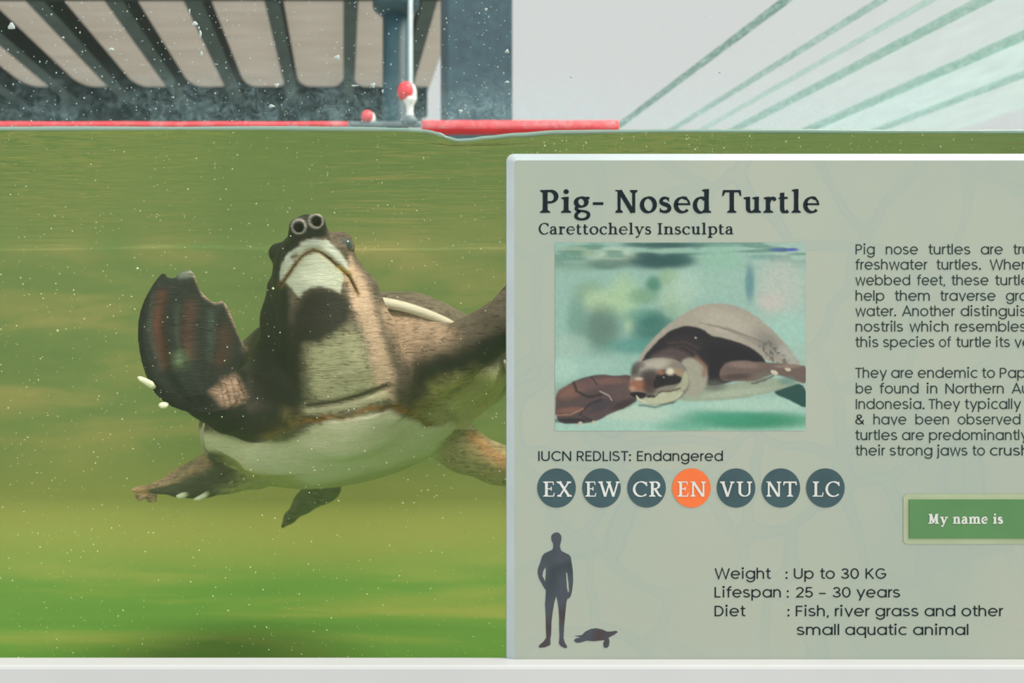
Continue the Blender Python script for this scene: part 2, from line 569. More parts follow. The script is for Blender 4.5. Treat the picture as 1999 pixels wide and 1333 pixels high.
# red rail behind the tank
yr = 2.05
def rail(name, px0, px1, row, rpx, y, mat, label, cat, posts):
    e = empty(name, (P((px0 + px1) / 2, row, y).x, y, 0)); tag(e, label, cat)
    pa, pb = P(px0, row, y), P(px1, row, y)
    r = px_len(rpx, y)
    n = 24
    pts = [pa.lerp(pb, i / n) + Vector((0, 0, .0006 * math.sin(i * 1.7))) for i in range(n + 1)]
    link('tube', tube_me(pts, r, 14), mat, e)
    for t in posts:
        p = pa.lerp(pb, t)
        link('upright', tube_me([(p.x, y, 0), (p.x, y, p.z - r * .6)], r * .8, 12), mat, e)
    return e
rail('red_rail', -620, 680, 243.5, 6.0, yr, M_red, 'thin red rail along the water line on the left', 'rail', (.3, .75))
rail('grey_rail', 680, 822, 243, 6.2, yr, M_grey, 'short grey rail joining the two red rails under the round column', 'rail', (.5,))
rail('red_rail', 824, 1205, 249, 14.0, yr - .35, M_red, 'thick red rail in front of the square post', 'rail', (.05, .85))
# clamps on the rail
def clamp(px, row, h_px, w_px, label, tall):
    p = P(px, row, yr)
    k = px_len(1, yr)
    e = empty('pipe_clamp', p); tag(e, label, 'clamp', 'red and white clamps on the rail')
    if tall:
        link('body', lathe_me([(.012, 0), (.014, .015), (.010, .03), (.012, .05), (.019, .062), (.021, .072)], 20, loc=p), M_white, e)
        link('foot', lathe_me([(.024, -.006), (.024, .006), (.014, .018)], 20, loc=p), M_grey, e)
        base = p + Vector((-.012, 0, .066))
    else:
        base = p + Vector((0, 0, -.004))
    hh = h_px * k; rr = w_px * k / 2
    prof = [(rr * math.sqrt(max(0, 1 - ((t - .42) / .58 if t > .42 else (t - .42) / .52) ** 2)) + .0008, hh * t) for t in [i / 12 for i in range(13)]]
    link('knob', lathe_me(prof, 22, loc=base), M_red, e)
    bp_ = base + Vector((rr * .62, .004, -.006))
    prof2 = [(r_ * .72, h_ * 1.02) for r_, h_ in prof]
    link('shield', lathe_me(prof2, 22, loc=bp_), M_white, e)
clamp(800, 238, 36, 32, 'taller red-knobbed white clamp on the rail below the round column', True)
clamp(717, 236, 24, 24, 'small low red and white clamp left of the round column foot', False)

# glass canopy on the right
def canopy_mat(name, tint, haze):
    m, nt = new_mat(name)
    out = nd(nt, 'ShaderNodeOutputMaterial')
    tr = nd(nt, 'ShaderNodeBsdfTransparent', Color=tint + (1,))
    df = nd(nt, 'ShaderNodeBsdfTranslucent', Color=lin4((210, 235, 228)))
    mx = nt.nodes.new('ShaderNodeMixShader')
    f = noise(nt, coords(nt, (4, 1.0, 1)), 6, 6, .7)
    r = ramp(nt, f, [(.35, (haze * .3,) * 3 + (1,)), (.7, (haze,) * 3 + (1,))])
    nt.links.new(r.outputs[0], mx.inputs[0]); nt.links.new(tr.outputs[0], mx.inputs[1]); nt.links.new(df.outputs[0], mx.inputs[2])
    nt.links.new(mx.outputs[0], out.inputs[0])
    return m
def edge_mat(name, srgb, opac):
    m, nt = new_mat(name)
    out = nd(nt, 'ShaderNodeOutputMaterial')
    tr = nd(nt, 'ShaderNodeBsdfTransparent', Color=(.93, 1, .97, 1))
    df = nd(nt, 'ShaderNodeBsdfDiffuse', Color=lin4(srgb))
    mx = nt.nodes.new('ShaderNodeMixShader')
    f = noise(nt, coords(nt, (8, 3, 8)), 9, 8, .75, .6)
    r = ramp(nt, f, [(.40, (opac * .2,) * 3 + (1,)), (.60, (opac * 1.1,) * 3 + (1,))])
    nt.links.new(r.outputs[0], mx.inputs[0]); nt.links.new(tr.outputs[0], mx.inputs[1]); nt.links.new(df.outputs[0], mx.inputs[2])
    nt.links.new(mx.outputs[0], out.inputs[0])
    return m
HC = 0.8
ks = [1.335, 1.622, 1.77, 1.93, 2.295, 2.64, 3.05]
wid = [.013, .009, .006, .026, .034, .024]
opa = [.55, .36, .2, .42, .42, .34]
lab = ['thin', 'wide clear', 'narrow clear', 'broad clear', 'broad mint', 'outermost mint']
names_c = ['clear canopy glass pane nearest the square post', 'clear canopy glass pane second from the square post', 'narrow canopy glass pane third from the square post',
           'canopy glass pane with thick green edge, fourth from the square post', 'minty canopy glass pane with thick dirty edge, fifth from the square post',
           'outermost minty canopy glass pane at the right frame edge']
Y0c, Y1c = 0.95, 3.16
for k in range(6):
    xa, xb = ks[k] * HC, ks[k + 1] * HC
    tint = [(.99, .995, .993), (.985, .993, .99), (.98, .992, .988), (.965, .985, .98), (.92, .975, .965), (.94, .975, .96)][k]
    z = CAM_Z + HC
    e = empty('glass_sheet', (xa, Y0c, z)); tag(e, names_c[k], 'glass pane', 'glass canopy panes over the right side')
    link('glass', box_me((xa + wid[k] / 2, Y0c, z), (xb - wid[min(k + 1, 5)] / 2, Y1c, z + .008)), canopy_mat('canopy_glass', tint, [.02, .03, .04, .07, .14, .12][k]), e)
    link('edge_strip', box_me((xa - wid[k] / 2, Y0c, z - .006), (xa + wid[k] / 2, Y1c, z + .012), .002), edge_mat('canopy_edge', [(96, 156, 142), (126, 178, 166), (156, 198, 188), (134, 192, 178), (130, 196, 182), (134, 188, 180)][k], opa[k]), e)
e = empty('canopy_support', (1.9, 3.18, 0)); tag(e, 'low steel frame carrying the glass canopy behind the tank', 'frame')
link('beam', box_me((1.0, 3.16, CAM_Z + HC - .05), (2.6, 3.2, CAM_Z + HC + .02)), M_steel_dark, e)
for x in (1.05, 2.5):
    link('upright', box_me((x, 3.16, 0), (x + .04, 3.2, CAM_Z + HC - .05)), M_steel_dark, e)

# ---------------------------------------------------------------- drops dried on the glass, specks in the water
def octa(verts, faces, c, r, ry=None):
    ry = r if ry is None else ry
    b = len(verts)
    for d in ((1, 0, 0), (-1, 0, 0), (0, 1, 0), (0, -1, 0), (0, 0, 1), (0, 0, -1)):
        verts.append((c[0] + d[0] * r, c[1] + d[1] * ry, c[2] + d[2] * r))
    for f in ((0, 2, 4), (2, 1, 4), (1, 3, 4), (3, 0, 4), (2, 0, 5), (1, 2, 5), (3, 1, 5), (0, 3, 5)):
        faces.append(tuple(b + q for q in f))
M_speck = simple_mat('pale_speck', (206, 210, 170), .6)
M_drop = simple_mat('dried_drop', (150, 164, 160), .35)
verts, faces = [], []
for i in range(2100):
    y = 0.02 + 0.5 * random.random() ** 1.6
    p = P(random.uniform(-60, 1010), random.uniform(262, 1300), y)
    if i > 1750:
        p = P(random.uniform(990, 2020), random.uniform(262, 298), 0.02 + .2 * random.random())
    r = px_len(random.choice((.7, .8, .9, 1.0, 1.2, 1.7)), y)
    if i % 90 == 0: r *= 1.8
    octa(verts, faces, p, r)
o = link('floating_specks', mesh_of(verts, faces, True), M_speck)
tag(o, 'tiny pale specks drifting in the murky green water', 'specks', kind='stuff')
verts, faces = [], []
def blob(px, py, w, h):
    p = P(px, py, -0.0002)
    b = len(verts); n = 10
    for ring, (s, dy) in enumerate(((1, 0), (.8, -.0005), (.35, -.0008))):
        for q in range(n):
            a = 2 * math.pi * q / n
            j = 1 + .25 * math.sin(3 * a + px)
            verts.append((p.x + math.cos(a) * px_len(w, 0) * s * j, p.y + .0006 + dy, p.z + math.sin(a) * px_len(h, 0) * s * j))
    for ring in (0, 1):
        for q in range(n):
            faces.append((b + ring * n + q, b + ring * n + (q + 1) % n, b + (ring + 1) * n + (q + 1) % n, b + (ring + 1) * n + q))
    faces.append(tuple(b + 2 * n + q for q in range(n)))
for px, py, w, h in ((22, 51, 7, 7), (380, 46, 6, 4.5), (391, 66, 2.5, 8), (393, 105, 3, 5), (370, 22, 1.5, 6), (217, 96, 6, 3), (530, 207, 6, 3.5), (540, 166, 5, 4),
                     (658, 112, 6, 5), (728, 166, 5, 5), (692, 167, 7, 2), (949, 18, 3, 3), (990, 100, 4, 4), (899, 217, 4, 4), (488, 115, 2, 2), (990, 160, 5, 2.5), (747, 178, 2, 4),
                     (100, 28, 2, 2), (123, 73, 3, 2), (248, 22, 1.6, 1.6), (164, 191, 2, 2), (338, 190, 2, 2), (420, 182, 2, 2), (397, 88, 1.2, 4), (388, 54, 2, 3), (1115, 150, 2.5, 2), (1405, 141, 2.5, 2)):
    blob(px, py, w, h)
for i in range(330):
    px = random.uniform(0, 1000); py = random.uniform(0, 238)
    if px > 870 or random.random() < .55 + .45 * (py / 240):
        s = random.choice((.6, .7, .8, 1.0, 1.5))
        blob(px, py, s, s * random.uniform(.8, 1.6))
o = link('dried_drops', mesh_of(verts, faces, True), M_drop)
tag(o, 'scattered whitish dried water drops on the glass above the water line', 'water drops', kind='stuff')
# ================================================================ TURTLE
GR = 0.0021
G0 = np.array([-0.335, 0.055, 0.872]); G1 = np.array([0.345, 0.725, 1.345])
GN = np.ceil((G1 - G0) / GR).astype(int)
GX = (G0[0] + GR * np.arange(GN[0])).astype(np.float32)
GY = (G0[1] + GR * np.arange(GN[1])).astype(np.float32)
GZ = (G0[2] + GR * np.arange(GN[2])).astype(np.float32)
F = np.full(tuple(GN), 1.0, np.float32)

def sub(lo, hi, pad):
    s = []
    for k in range(3):
        a = int(max(0, math.floor((lo[k] - pad - G0[k]) / GR)))
        b = int(min(GN[k], math.ceil((hi[k] + pad - G0[k]) / GR) + 1))
        s.append(slice(a, max(a, b)))
    return tuple(s)

def axes(s):
    return GX[s[0]][:, None, None], GY[s[1]][None, :, None], GZ[s[2]][None, None, :]

def add(s, d, k):
    a = F[s]
    if k <= 0:
        F[s] = np.minimum(a, d)
    else:
        h = np.clip(0.5 + 0.5 * (a - d) / k, 0, 1)
        F[s] = a * (1 - h) + d * h - k * h * (1 - h)

def cut(s, d, k):
    a = F[s]; d = -d
    if k <= 0:
        F[s] = np.maximum(a, d)
    else:
        h = np.clip(0.5 - 0.5 * (a - d) / k, 0, 1)
        F[s] = a * (1 - h) + d * h + k * h * (1 - h)

def cone_d(s, a, b, ra, rb):
    x, y, z = axes(s)
    ab = b - a; L = float(ab @ ab) + 1e-12
    t = np.clip(((x - a[0]) * ab[0] + (y - a[1]) * ab[1] + (z - a[2]) * ab[2]) / L, 0, 1)
    dx = x - a[0] - t * ab[0]; dy = y - a[1] - t * ab[1]; dz = z - a[2] - t * ab[2]
    return np.sqrt(dx * dx + dy * dy + dz * dz) - (ra + (rb - ra) * t)

def V(px, py, Y):
    return np.array(P(px, py, Y), dtype=np.float64)

def chain(pts, k=0.012, op=add):
    """pts: (px, py, Y, radius in px)"""
    q = [(V(*p[:3]), px_len(p[3], p[2])) for p in pts]
    for (a, ra), (b, rb) in zip(q[:-1], q[1:]):
        r = max(ra, rb)
        s = sub(np.minimum(a, b), np.maximum(a, b), r + max(k, 0) + .006)
        op(s, cone_d(s, a, b, ra, rb), k)

def ell(c, ax, rad, k=0.012, op=add, flat=None):
    """ellipsoid; ax rows are the axes; flat = other radius below the third axis' zero"""
    c = np.asarray(c, float); ax = np.asarray(ax, float)
    R_ = max(rad)
    s = sub(c - R_, c + R_, k + .006)
    x, y, z = axes(s)
    x = x - c[0]; y = y - c[1]; z = z - c[2]
    u = [x * a[0] + y * a[1] + z * a[2] for a in ax]
    r2 = rad[2]
    if flat is not None:
        r2 = np.where(u[2] < 0, flat, rad[2])
    k0 = np.sqrt((u[0] / rad[0]) ** 2 + (u[1] / rad[1]) ** 2 + (u[2] / r2) ** 2)
    k1 = np.sqrt((u[0] / rad[0] ** 2) ** 2 + (u[1] / rad[1] ** 2) ** 2 + (u[2] / r2 ** 2) ** 2) + 1e-9
    op(s, (k0 * (k0 - 1) / k1).astype(np.float32), k)

I3 = np.eye(3)
def ball(px, py, Y, r, k=0.008, op=add):
    c = V(px, py, Y); rr = px_len(r, Y)
    s = sub(c, c, rr + k + .006)
    x, y, z = axes(s)
    op(s, np.sqrt((x - c[0]) ** 2 + (y - c[1]) ** 2 + (z - c[2]) ** 2) - rr, k)

# body axes: across, towards the tail, towards the back
roll = R(13)
BR = np.array([math.cos(roll), 0.0, math.sin(roll)])
BB = np.array([0.0, 0.93, -0.33]); BB -= BR * (BB @ BR); BB /= np.linalg.norm(BB)
BU = np.cross(BR, BB)
BAX = np.array([BR, BB, BU])
BC = V(688, 762, 0.45)

def bloc(p):
    """world -> body coordinates (across, tailwards, up)"""
    q = np.asarray(p) - BC
    return q @ BAX.T

# trunk with a flatter belly
ell(BC, BAX, (.205, .235, .105), 0.0, flat=.100)
# the plastron: a flat plate tipped towards the viewer
pa_ = V(650, 940, .47) - V(682, 812, .27); pa_ /= np.linalg.norm(pa_)
pr_ = BR - pa_ * (BR @ pa_); pr_ /= np.linalg.norm(pr_)
ell(V(676, 872, .378), (pr_, pa_, np.cross(pr_, pa_)), (.138, .122, .024), .05)
# side bridges of the shell, left and right
ell(BC + BR * -.150 + BB * .0 + BU * -.028, BAX, (.070, .150, .040), .03)
ell(BC + BR * .150 + BB * -.01 + BU * -.02, BAX, (.070, .150, .045), .03)

# shoulder skin and neck
chain([(610, 690, .27, 100), (672, 760, .31, 128)], .03)
chain([(800, 690, .33, 104), (880, 705, .33, 74)], .035)
chain([(745, 640, .30, 50), (850, 675, .30, 46)], .03)
chain([(540, 745, .30, 92), (480, 770, .30, 70)], .035)
chain([(676, 742, .262, 112), (656, 680, .232, 102), (636, 622, .212, 94), (622, 575, .205, 84)], .018)
# loose skin ridge down the right of the neck
chain([(712, 560, .205, 24), (738, 650, .215, 28), (768, 740, .235, 30), (772, 790, .25, 22)], .02)
chain([(540, 560, .225, 18), (538, 620, .225, 22), (535, 690, .24, 30)], .02)

# head
HC_ = V(612, 535, .205)
hz = np.array([-.10, -.22, .97]); hz /= np.linalg.norm(hz)        # along the snout
hx = np.array([1.0, .05, .10]); hx -= hz * (hx @ hz); hx /= np.linalg.norm(hx)
hy = np.cross(hz, hx)
HAX = np.array([hx, hy, hz])
ell(HC_, HAX, (px_len(80, .2), .052, px_len(92, .2)), .012)
ell(V(612, 560, .182), HAX, (px_len(60, .2), .036, px_len(62, .2)), .010)          # chin
ell(V(612, 500, .185), HAX, (px_len(58, .2), .036, px_len(48, .2)), .010)          # muzzle
chain([(608, 492, .184, 46), (602, 462, .168, 35), (600, 450, .158, 31)], .010)
chain([(586, 458, .156, 21), (582, 443, .142, 18)], .007)
chain([(617, 450, .156, 21), (618, 435, .142, 18)], .007)
ball(665, 477, .202, 25, .007)
ball(544, 494, .212, 20, .007)
chain([(686, 520, .215, 18), (706, 580, .22, 26)], .012)
# nostril holes
for (cx_, cy_, vx, vy) in ((582, 442, -.25, .1), (617, 430, .25, .45)):
    a = V(cx_, cy_, .118); b = V(cx_ + 4, cy_ + 8, .160)
    s = sub(np.minimum(a, b), np.maximum(a, b), .02)
    cut(s, cone_d(s, a, b, px_len(10.5, .13), px_len(6, .15)), .0015)

# collar fold where neck meets the plastron
chain([(598, 806, .256, 13), (640, 801, .243, 16), (700, 790, .240, 17), (752, 775, .252, 13)], .006)

# right fore limb (turtle's left), runs out behind the sign
chain([(815, 725, .30, 76), (880, 694, .25, 54), (935, 662, .22, 44), (985, 628, .20, 40), (1030, 580, .19, 40)], .02)
# left fore limb up to the wrist
chain([(560, 765, .275, 88), (500, 790, .225, 66), (450, 785, .19, 54), (405, 765, .165, 46), (372, 735, .15, 40)], .02)

def paddle(poly, Y0, tx, tz, thick, ridges, k=.010, lo=None, hi=None, edge=.0022):
    """webbed foot: outline in px, its mid plane Y = Y0 + tx*(x-xc) + tz*(z-zc), swelling towards the middle, ridged along the fingers"""
    poly = [(p[0], p[1]) for p in poly]
    xs = [P(a, b, Y0).x for a, b in poly]; zs_ = [P(a, b, Y0).z for a, b in poly]
    xc, zc = sum(xs) / len(xs), sum(zs_) / len(zs_)
    dev = abs(tx) * (max(xs) - min(xs)) + abs(tz) * (max(zs_) - min(zs_))
    s = sub((min(xs) - .02, Y0 - dev - thick, min(zs_) - .02), (max(xs) + .02, Y0 + dev + thick, max(zs_) + .02), .012)
    x = GX[s[0]][:, None]; z = GZ[s[2]][None, :]
    X, Z = np.broadcast_arrays(x, z)
    yc = Y0 + tx * (X - xc) + tz * (Z - zc)
    d_ = 1 + yc
    PX = X / d_ * F_PX + VPX; PY = VPY - (Z - CAM_Z) / d_ * F_PX
    sd = poly_sd(PX, PY, poly) / F_PX * (1 + Y0)
    t = edge + (thick - edge) * sstep(0, .035, -sd)
    rid = np.zeros_like(t)
    for pts, w, amp in ridges:
        dl = line_d(PX, PY, pts)
        rid += amp * np.exp(-(dl / w) ** 2)
    rid *= sstep(0, .008, -sd)
    y = GY[s[1]][None, :, None]
    w_ = np.abs(y - yc[:, None, :]) - (t + rid)[:, None, :]
    sd3 = np.broadcast_to(sd[:, None, :], w_.shape)
    kk = .003
    h = np.clip(0.5 - 0.5 * (w_ - sd3) / kk, 0, 1)
    d = w_ * (1 - h) + sd3 * h + kk * h * (1 - h)
    add(s, d.astype(np.float32), k)

PADL = [(302, 548), (320, 529), (326, 540), (340, 544), (350, 530), (370, 524), (382, 536), (388, 562), (396, 572), (412, 588), (424, 590), (437, 584), (450, 610),
        (458, 628), (466, 655), (482, 680), (474, 704), (462, 730), (470, 760), (455, 800), (400, 812), (345, 800), (312, 780), (293, 756), (280, 722), (272, 690), (268, 655), (270, 620), (279, 588)]
FING_L = [([(300, 560), (282, 640), (296, 730), (350, 780)], 15, .0050), ([(334, 555), (330, 640), (345, 720), (375, 775)], 12, .0045),
          ([(372, 545), (366, 640), (370, 710), (390, 765)], 13, .0040), ([(432, 600), (425, 660), (410, 715), (405, 770)], 12, .0045), ([(476, 684), (448, 712), (432, 745)], 10, .0035)]
paddle(smooth_poly(PADL, 1), .135, .28, .10, .0085, FING_L, .012)

# right paddle continues behind the sign
PADR = [(985, 600), (962, 592), (975, 570), (992, 548), (1040, 470), (1085, 440), (1110, 470), (1130, 500), (1120, 560), (1090, 620), (1045, 650), (1000, 660)]
paddle(smooth_poly(PADR, 1), .205, -.25, .10, .009, [([(975, 590), (1010, 560), (1090, 450)], 14, .004), ([(1010, 610), (1060, 570), (1115, 490)], 14, .004), ([(1030, 630), (1120, 540)], 14, .004)], .010)

# hind limb left: thigh, shank, long webbed foot seen edge on
chain([(560, 890, .47, 40), (500, 908, .47, 42), (440, 918, .45, 42), (395, 932, .44, 33), (350, 948, .43, 21)], .015)
HFL = [(420, 888), (392, 892), (368, 905), (345, 912), (322, 930), (295, 944), (262, 950), (254, 957), (264, 964), (300, 964), (340, 968), (362, 972), (395, 974), (425, 965), (440, 940)]
paddle(smooth_poly(HFL, 1), .43, .15, .5, .008, [([(258, 956), (330, 945), (420, 905)], 6, .004), ([(300, 962), (360, 955), (430, 925)], 6, .003)], .008)
HFW = [(258, 957), (310, 962), (306, 984), (290, 983), (282, 975), (270, 983), (262, 968)]
paddle(HFW, .445, .1, .9, .003, [], .006, edge=.0012)
# hind limb right, runs out behind the sign
chain([(850, 850, .48, 40), (905, 878, .48, 42), (965, 905, .47, 36), (1030, 935, .46, 26), (1085, 955, .45, 12)], .015)
# tail
chain([(625, 905, .60, 40), (628, 950, .61, 30), (590, 985, .62, 16), (566, 1010, .625, 9), (552, 1027, .63, 4)], .012)
chain([(640, 948, .61, 24), (600, 975, .62, 17)], .012)

# mouth line cut into the head
MOUTH = [(548, 556), (556, 545), (565, 532), (575, 518), (588, 502), (600, 492), (612, 488), (624, 491), (638, 500), (652, 512), (668, 526), (682, 540), (692, 560), (700, 574)]
a_, b_ = V(535, 585, .13), V(712, 480, .25)
s = sub(np.minimum(a_, b_), np.maximum(a_, b_), .005)
x, y, z = axes(s)
yy = np.float32(.165)
PX = x / (1 + yy) * F_PX + VPX; PY = VPY - (z - CAM_Z) / (1 + yy) * F_PX
PX, PY = np.broadcast_arrays(PX[:, 0, :], PY[:, 0, :])
dl = line_d(PX, PY, MOUTH)
F[s] += (.0032 * np.exp(-(dl / 3.2) ** 2))[:, None, :] * (y < .21)
# upper lip stands a little proud of the jaw
up_ = poly_sd(PX, PY, MOUTH + [(700, 470), (548, 470)])
F[s] -= (.0022 * np.exp(-((up_ + 9) / 8) ** 2))[:, None, :] * (y < .21)
# crease between the neck and the collar fold
a_, b_ = V(590, 815, .18), V(790, 745, .34)
s = sub(np.minimum(a_, b_), np.maximum(a_, b_), .005)
x, y, z = axes(s)
PX = x / 1.245 * F_PX + VPX; PY = VPY - (z - CAM_Z) / 1.245 * F_PX
PX, PY = np.broadcast_arrays(PX[:, 0, :], PY[:, 0, :])
dl = line_d(PX, PY, [(600, 792), (650, 784), (705, 770), (758, 752)])
F[s] += (.0035 * np.exp(-(dl / 4.0) ** 2))[:, None, :] * (y < .30)
dl = line_d(PX, PY, [(590, 820), (650, 816), (715, 806), (765, 792), (785, 800)])
F[s] += (.0030 * np.exp(-(dl / 3.5) ** 2))[:, None, :] * (y < .30)

def surface_nets():
    inside = F < 0
    nx, ny, nz = F.shape
    c = np.zeros((nx - 1, ny - 1, nz - 1), np.int8)
    for i in (0, 1):
        for j in (0, 1):
            for k in (0, 1):
                c += inside[i:nx - 1 + i, j:ny - 1 + j, k:nz - 1 + k]
    ci = np.argwhere((c > 0) & (c < 8))
    idx = np.full(c.shape, -1, np.int32)
    idx[ci[:, 0], ci[:, 1], ci[:, 2]] = np.arange(len(ci))
    acc = np.zeros((len(ci), 3)); cnt = np.zeros(len(ci))
    corners = [(i, j, k) for i in (0, 1) for j in (0, 1) for k in (0, 1)]
    for a in corners:
        for q in range(3):
            if a[q] == 0:
                b = list(a); b[q] = 1
                fa = F[ci[:, 0] + a[0], ci[:, 1] + a[1], ci[:, 2] + a[2]]
                fb = F[ci[:, 0] + b[0], ci[:, 1] + b[1], ci[:, 2] + b[2]]
                mk = (fa < 0) != (fb < 0)
                t = np.where(mk, fa / np.where(mk, fa - fb, 1), 0)
                pa = np.array(a, float)
                pos = np.tile(pa, (len(ci), 1)); pos[:, q] += t
                acc[mk] += pos[mk]; cnt[mk] += 1
    vs_ = (ci + acc / cnt[:, None]) * GR + G0
    faces = []
    for q in range(3):
        sl0 = [slice(1, -1)] * 3; sl1 = [slice(1, -1)] * 3
        n = F.shape[q]
        sl0[q] = slice(0, n - 1); sl1[q] = slice(1, n)
        A = inside[tuple(sl0)]; B = inside[tuple(sl1)]
        e = np.argwhere(A != B)
        off = np.array([1, 1, 1]); off[q] = 0
        e = e + off
        u, w = (q + 1) % 3, (q + 2) % 3
        def cell(du, dw):
            p = e.copy(); p[:, u] -= du; p[:, w] -= dw
            return idx[p[:, 0], p[:, 1], p[:, 2]]
        quad = np.stack([cell(0, 0), cell(1, 0), cell(1, 1), cell(0, 1)], 1)
        flip = ~inside[e[:, 0], e[:, 1], e[:, 2]]
        quad[flip] = quad[flip][:, ::-1]
        faces.append(quad)
    faces = np.concatenate(faces)
    faces = faces[(faces >= 0).all(1)]
    return vs_, faces

TV, TF = surface_nets()
# keep the largest connected piece only, relax a little
def relax(vs_, faces, n, lam=.5):
    e = np.concatenate([faces[:, [0, 1]], faces[:, [1, 2]], faces[:, [2, 3]], faces[:, [3, 0]]])
    e = np.concatenate([e, e[:, ::-1]])
    deg = np.bincount(e[:, 0], minlength=len(vs_)).astype(float)[:, None]
    for _ in range(n):
        for l in (lam, -lam * 1.04):
            s_ = np.stack([np.bincount(e[:, 0], weights=vs_[e[:, 1], k], minlength=len(vs_)) for k in range(3)], 1)
            vs_ = vs_ + l * (s_ / np.maximum(deg, 1) - vs_)
    return vs_
TV = relax(TV, TF, 3)

def vert_normals(vs_, f):
    n = np.cross(vs_[f[:, 2]] - vs_[f[:, 0]], vs_[f[:, 3]] - vs_[f[:, 1]])
    out = np.zeros_like(vs_)
    for k in range(4):
        for q in range(3):
            out[:, q] += np.bincount(f[:, k], weights=n[:, q], minlength=len(vs_))
    return out / (np.linalg.norm(out, axis=1, keepdims=True) + 1e-12)
TN = vert_normals(TV, TF)

# ---- skin colour, vertex by vertex, some light and shade painted in
def srgb(c): return np.array(lin(c))
x, y, z = TV[:, 0], TV[:, 1], TV[:, 2]
PX = x / (1 + y) * F_PX + VPX; PY = VPY - (z - CAM_Z) / (1 + y) * F_PX
L = bloc(TV)
nl = TN @ BAX.T                      # normals in body axes
n1 = vnoise(x * 60 + 5, y * 60 + 5, z * 60 - 40)
n2 = vnoise(x * 220 + 9, y * 220, z * 220)
n3 = vnoise(x * 25 + 50, y * 25, z * 25)
wob = (n1 - .5) * 14 + (n2 - .5) * 6        # ragged outlines, px
col = np.tile(srgb((112, 98, 84)), (len(TV), 1))            # taupe skin
def mixc(mask, c):
    global col
    col = col * (1 - mask[:, None]) + srgb(c)[None, :] * mask[:, None]
# belly / plastron: pale yellow green
belly = sstep(-.035, -.062, L[:, 2] + (n3 - .5) * .02) * sstep(-.17, -.12, L[:, 1])
mixc(belly, (252, 246, 210))
# underside of the bridges and arm pits
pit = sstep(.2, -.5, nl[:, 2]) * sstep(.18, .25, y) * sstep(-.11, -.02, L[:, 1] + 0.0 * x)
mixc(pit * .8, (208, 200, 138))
# plastron front plate starts at the fold line; pixel outline sits on the belly side of the animal only
front = sstep(.05, -.35, TN[:, 1])
def zone(poly, soft, ylo, yhi, c, amt=1.0, gate=None):
    m_ = sstep(soft, -soft, poly_sd(PX + wob * .5, PY + wob * .5, poly)) * ((y > ylo) & (y < yhi)) * amt
    m_ = m_ * (front if gate is None else gate)
    mixc(m_, c)
one = np.ones(len(TV))
# neck front: greenish tan
zone([(590, 660), (650, 640), (700, 640), (735, 720), (750, 760), (690, 790), (600, 795), (580, 740)], 26, .1, .34, (190, 186, 146))
zone([(540, 640), (590, 640), (604, 790), (570, 810), (480, 790), (480, 640)], 22, .1, .40, (22, 25, 23), .95, one)  # left neck and shoulder: dark skin, shade added in the colour
# throat patch
zone([(588, 582), (606, 566), (628, 562), (662, 568), (684, 590), (682, 625), (664, 650), (630, 668), (596, 674), (575, 700), (566, 660), (572, 610)], 13, .1, .30, (34, 31, 25), .97)
# left cheek and neck side: dark skin, with shade painted in
zone([(520, 470), (560, 470), (548, 545), (562, 560), (568, 640), (565, 720), (500, 720), (505, 560)], 8, .1, .32, (17, 24, 25), .97, one)
# right cheek and neck: sunlit beige painted into the colour
zone([(684, 500), (720, 560), (742, 640), (775, 740), (770, 790), (735, 760), (720, 680), (690, 600), (680, 560), (672, 545)], 10, .1, .33, (222, 190, 160), .94, one)
# right shoulder: sunlit beige put into the colour, darker towards the arm
zone([(735, 590), (800, 610), (900, 650), (880, 690), (800, 720), (780, 700)], 16, .15, .5, (188, 158, 132), .88, one)
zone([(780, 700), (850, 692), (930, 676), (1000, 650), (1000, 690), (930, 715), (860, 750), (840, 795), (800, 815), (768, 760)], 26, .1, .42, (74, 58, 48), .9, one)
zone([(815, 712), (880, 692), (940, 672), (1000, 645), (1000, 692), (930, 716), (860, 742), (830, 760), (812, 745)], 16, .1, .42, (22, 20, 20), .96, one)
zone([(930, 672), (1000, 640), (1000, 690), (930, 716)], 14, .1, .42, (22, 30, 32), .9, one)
# snout, dark
zone([(560, 420), (636, 415), (640, 462), (612, 466), (590, 470), (568, 490), (552, 510), (540, 490)], 4, .08, .26, (24, 29, 29), .97, one)
# pale muzzle above the mouth
MZ = [(566, 492), (590, 474), (612, 468), (640, 470), (664, 492), (678, 512), (682, 536), (668, 526), (652, 512), (638, 500), (624, 491), (612, 488), (600, 492), (588, 502), (575, 518), (565, 532), (554, 548), (546, 548), (545, 530)]
zone(MZ, 3, .08, .24, (204, 210, 192), 1.0, one)
# pale chin
CH = [(556, 548), (565, 534), (576, 518), (588, 504), (600, 494), (612, 490), (624, 493), (638, 502), (652, 514), (666, 528), (672, 540), (667, 560), (664, 572), (648, 564), (626, 560), (606, 565), (592, 570), (582, 580), (574, 570), (566, 560)]
zone(CH, 3, .08, .26, (202, 206, 182), 1.0, one)
# stained mouth line
dm = line_d(PX, PY, MOUTH)
mixc(np.exp(-(dm / 6.0) ** 2) * (y < .24) * .45, (196, 160, 84)); mixc(np.exp(-(dm / 3.0) ** 2) * (y < .24), (84, 58, 20))
mixc(np.exp(-(line_d(PX + wob, PY + wob, [(660, 520), (684, 535)]) / 4) ** 2) * (y < .24) * .8, (196, 160, 70))
mixc(np.exp(-(line_d(PX + wob * .6, PY + wob * .6, [(574, 503), (580, 500)]) / 5) ** 2) * (y < .24) * .9, (110, 82, 34))
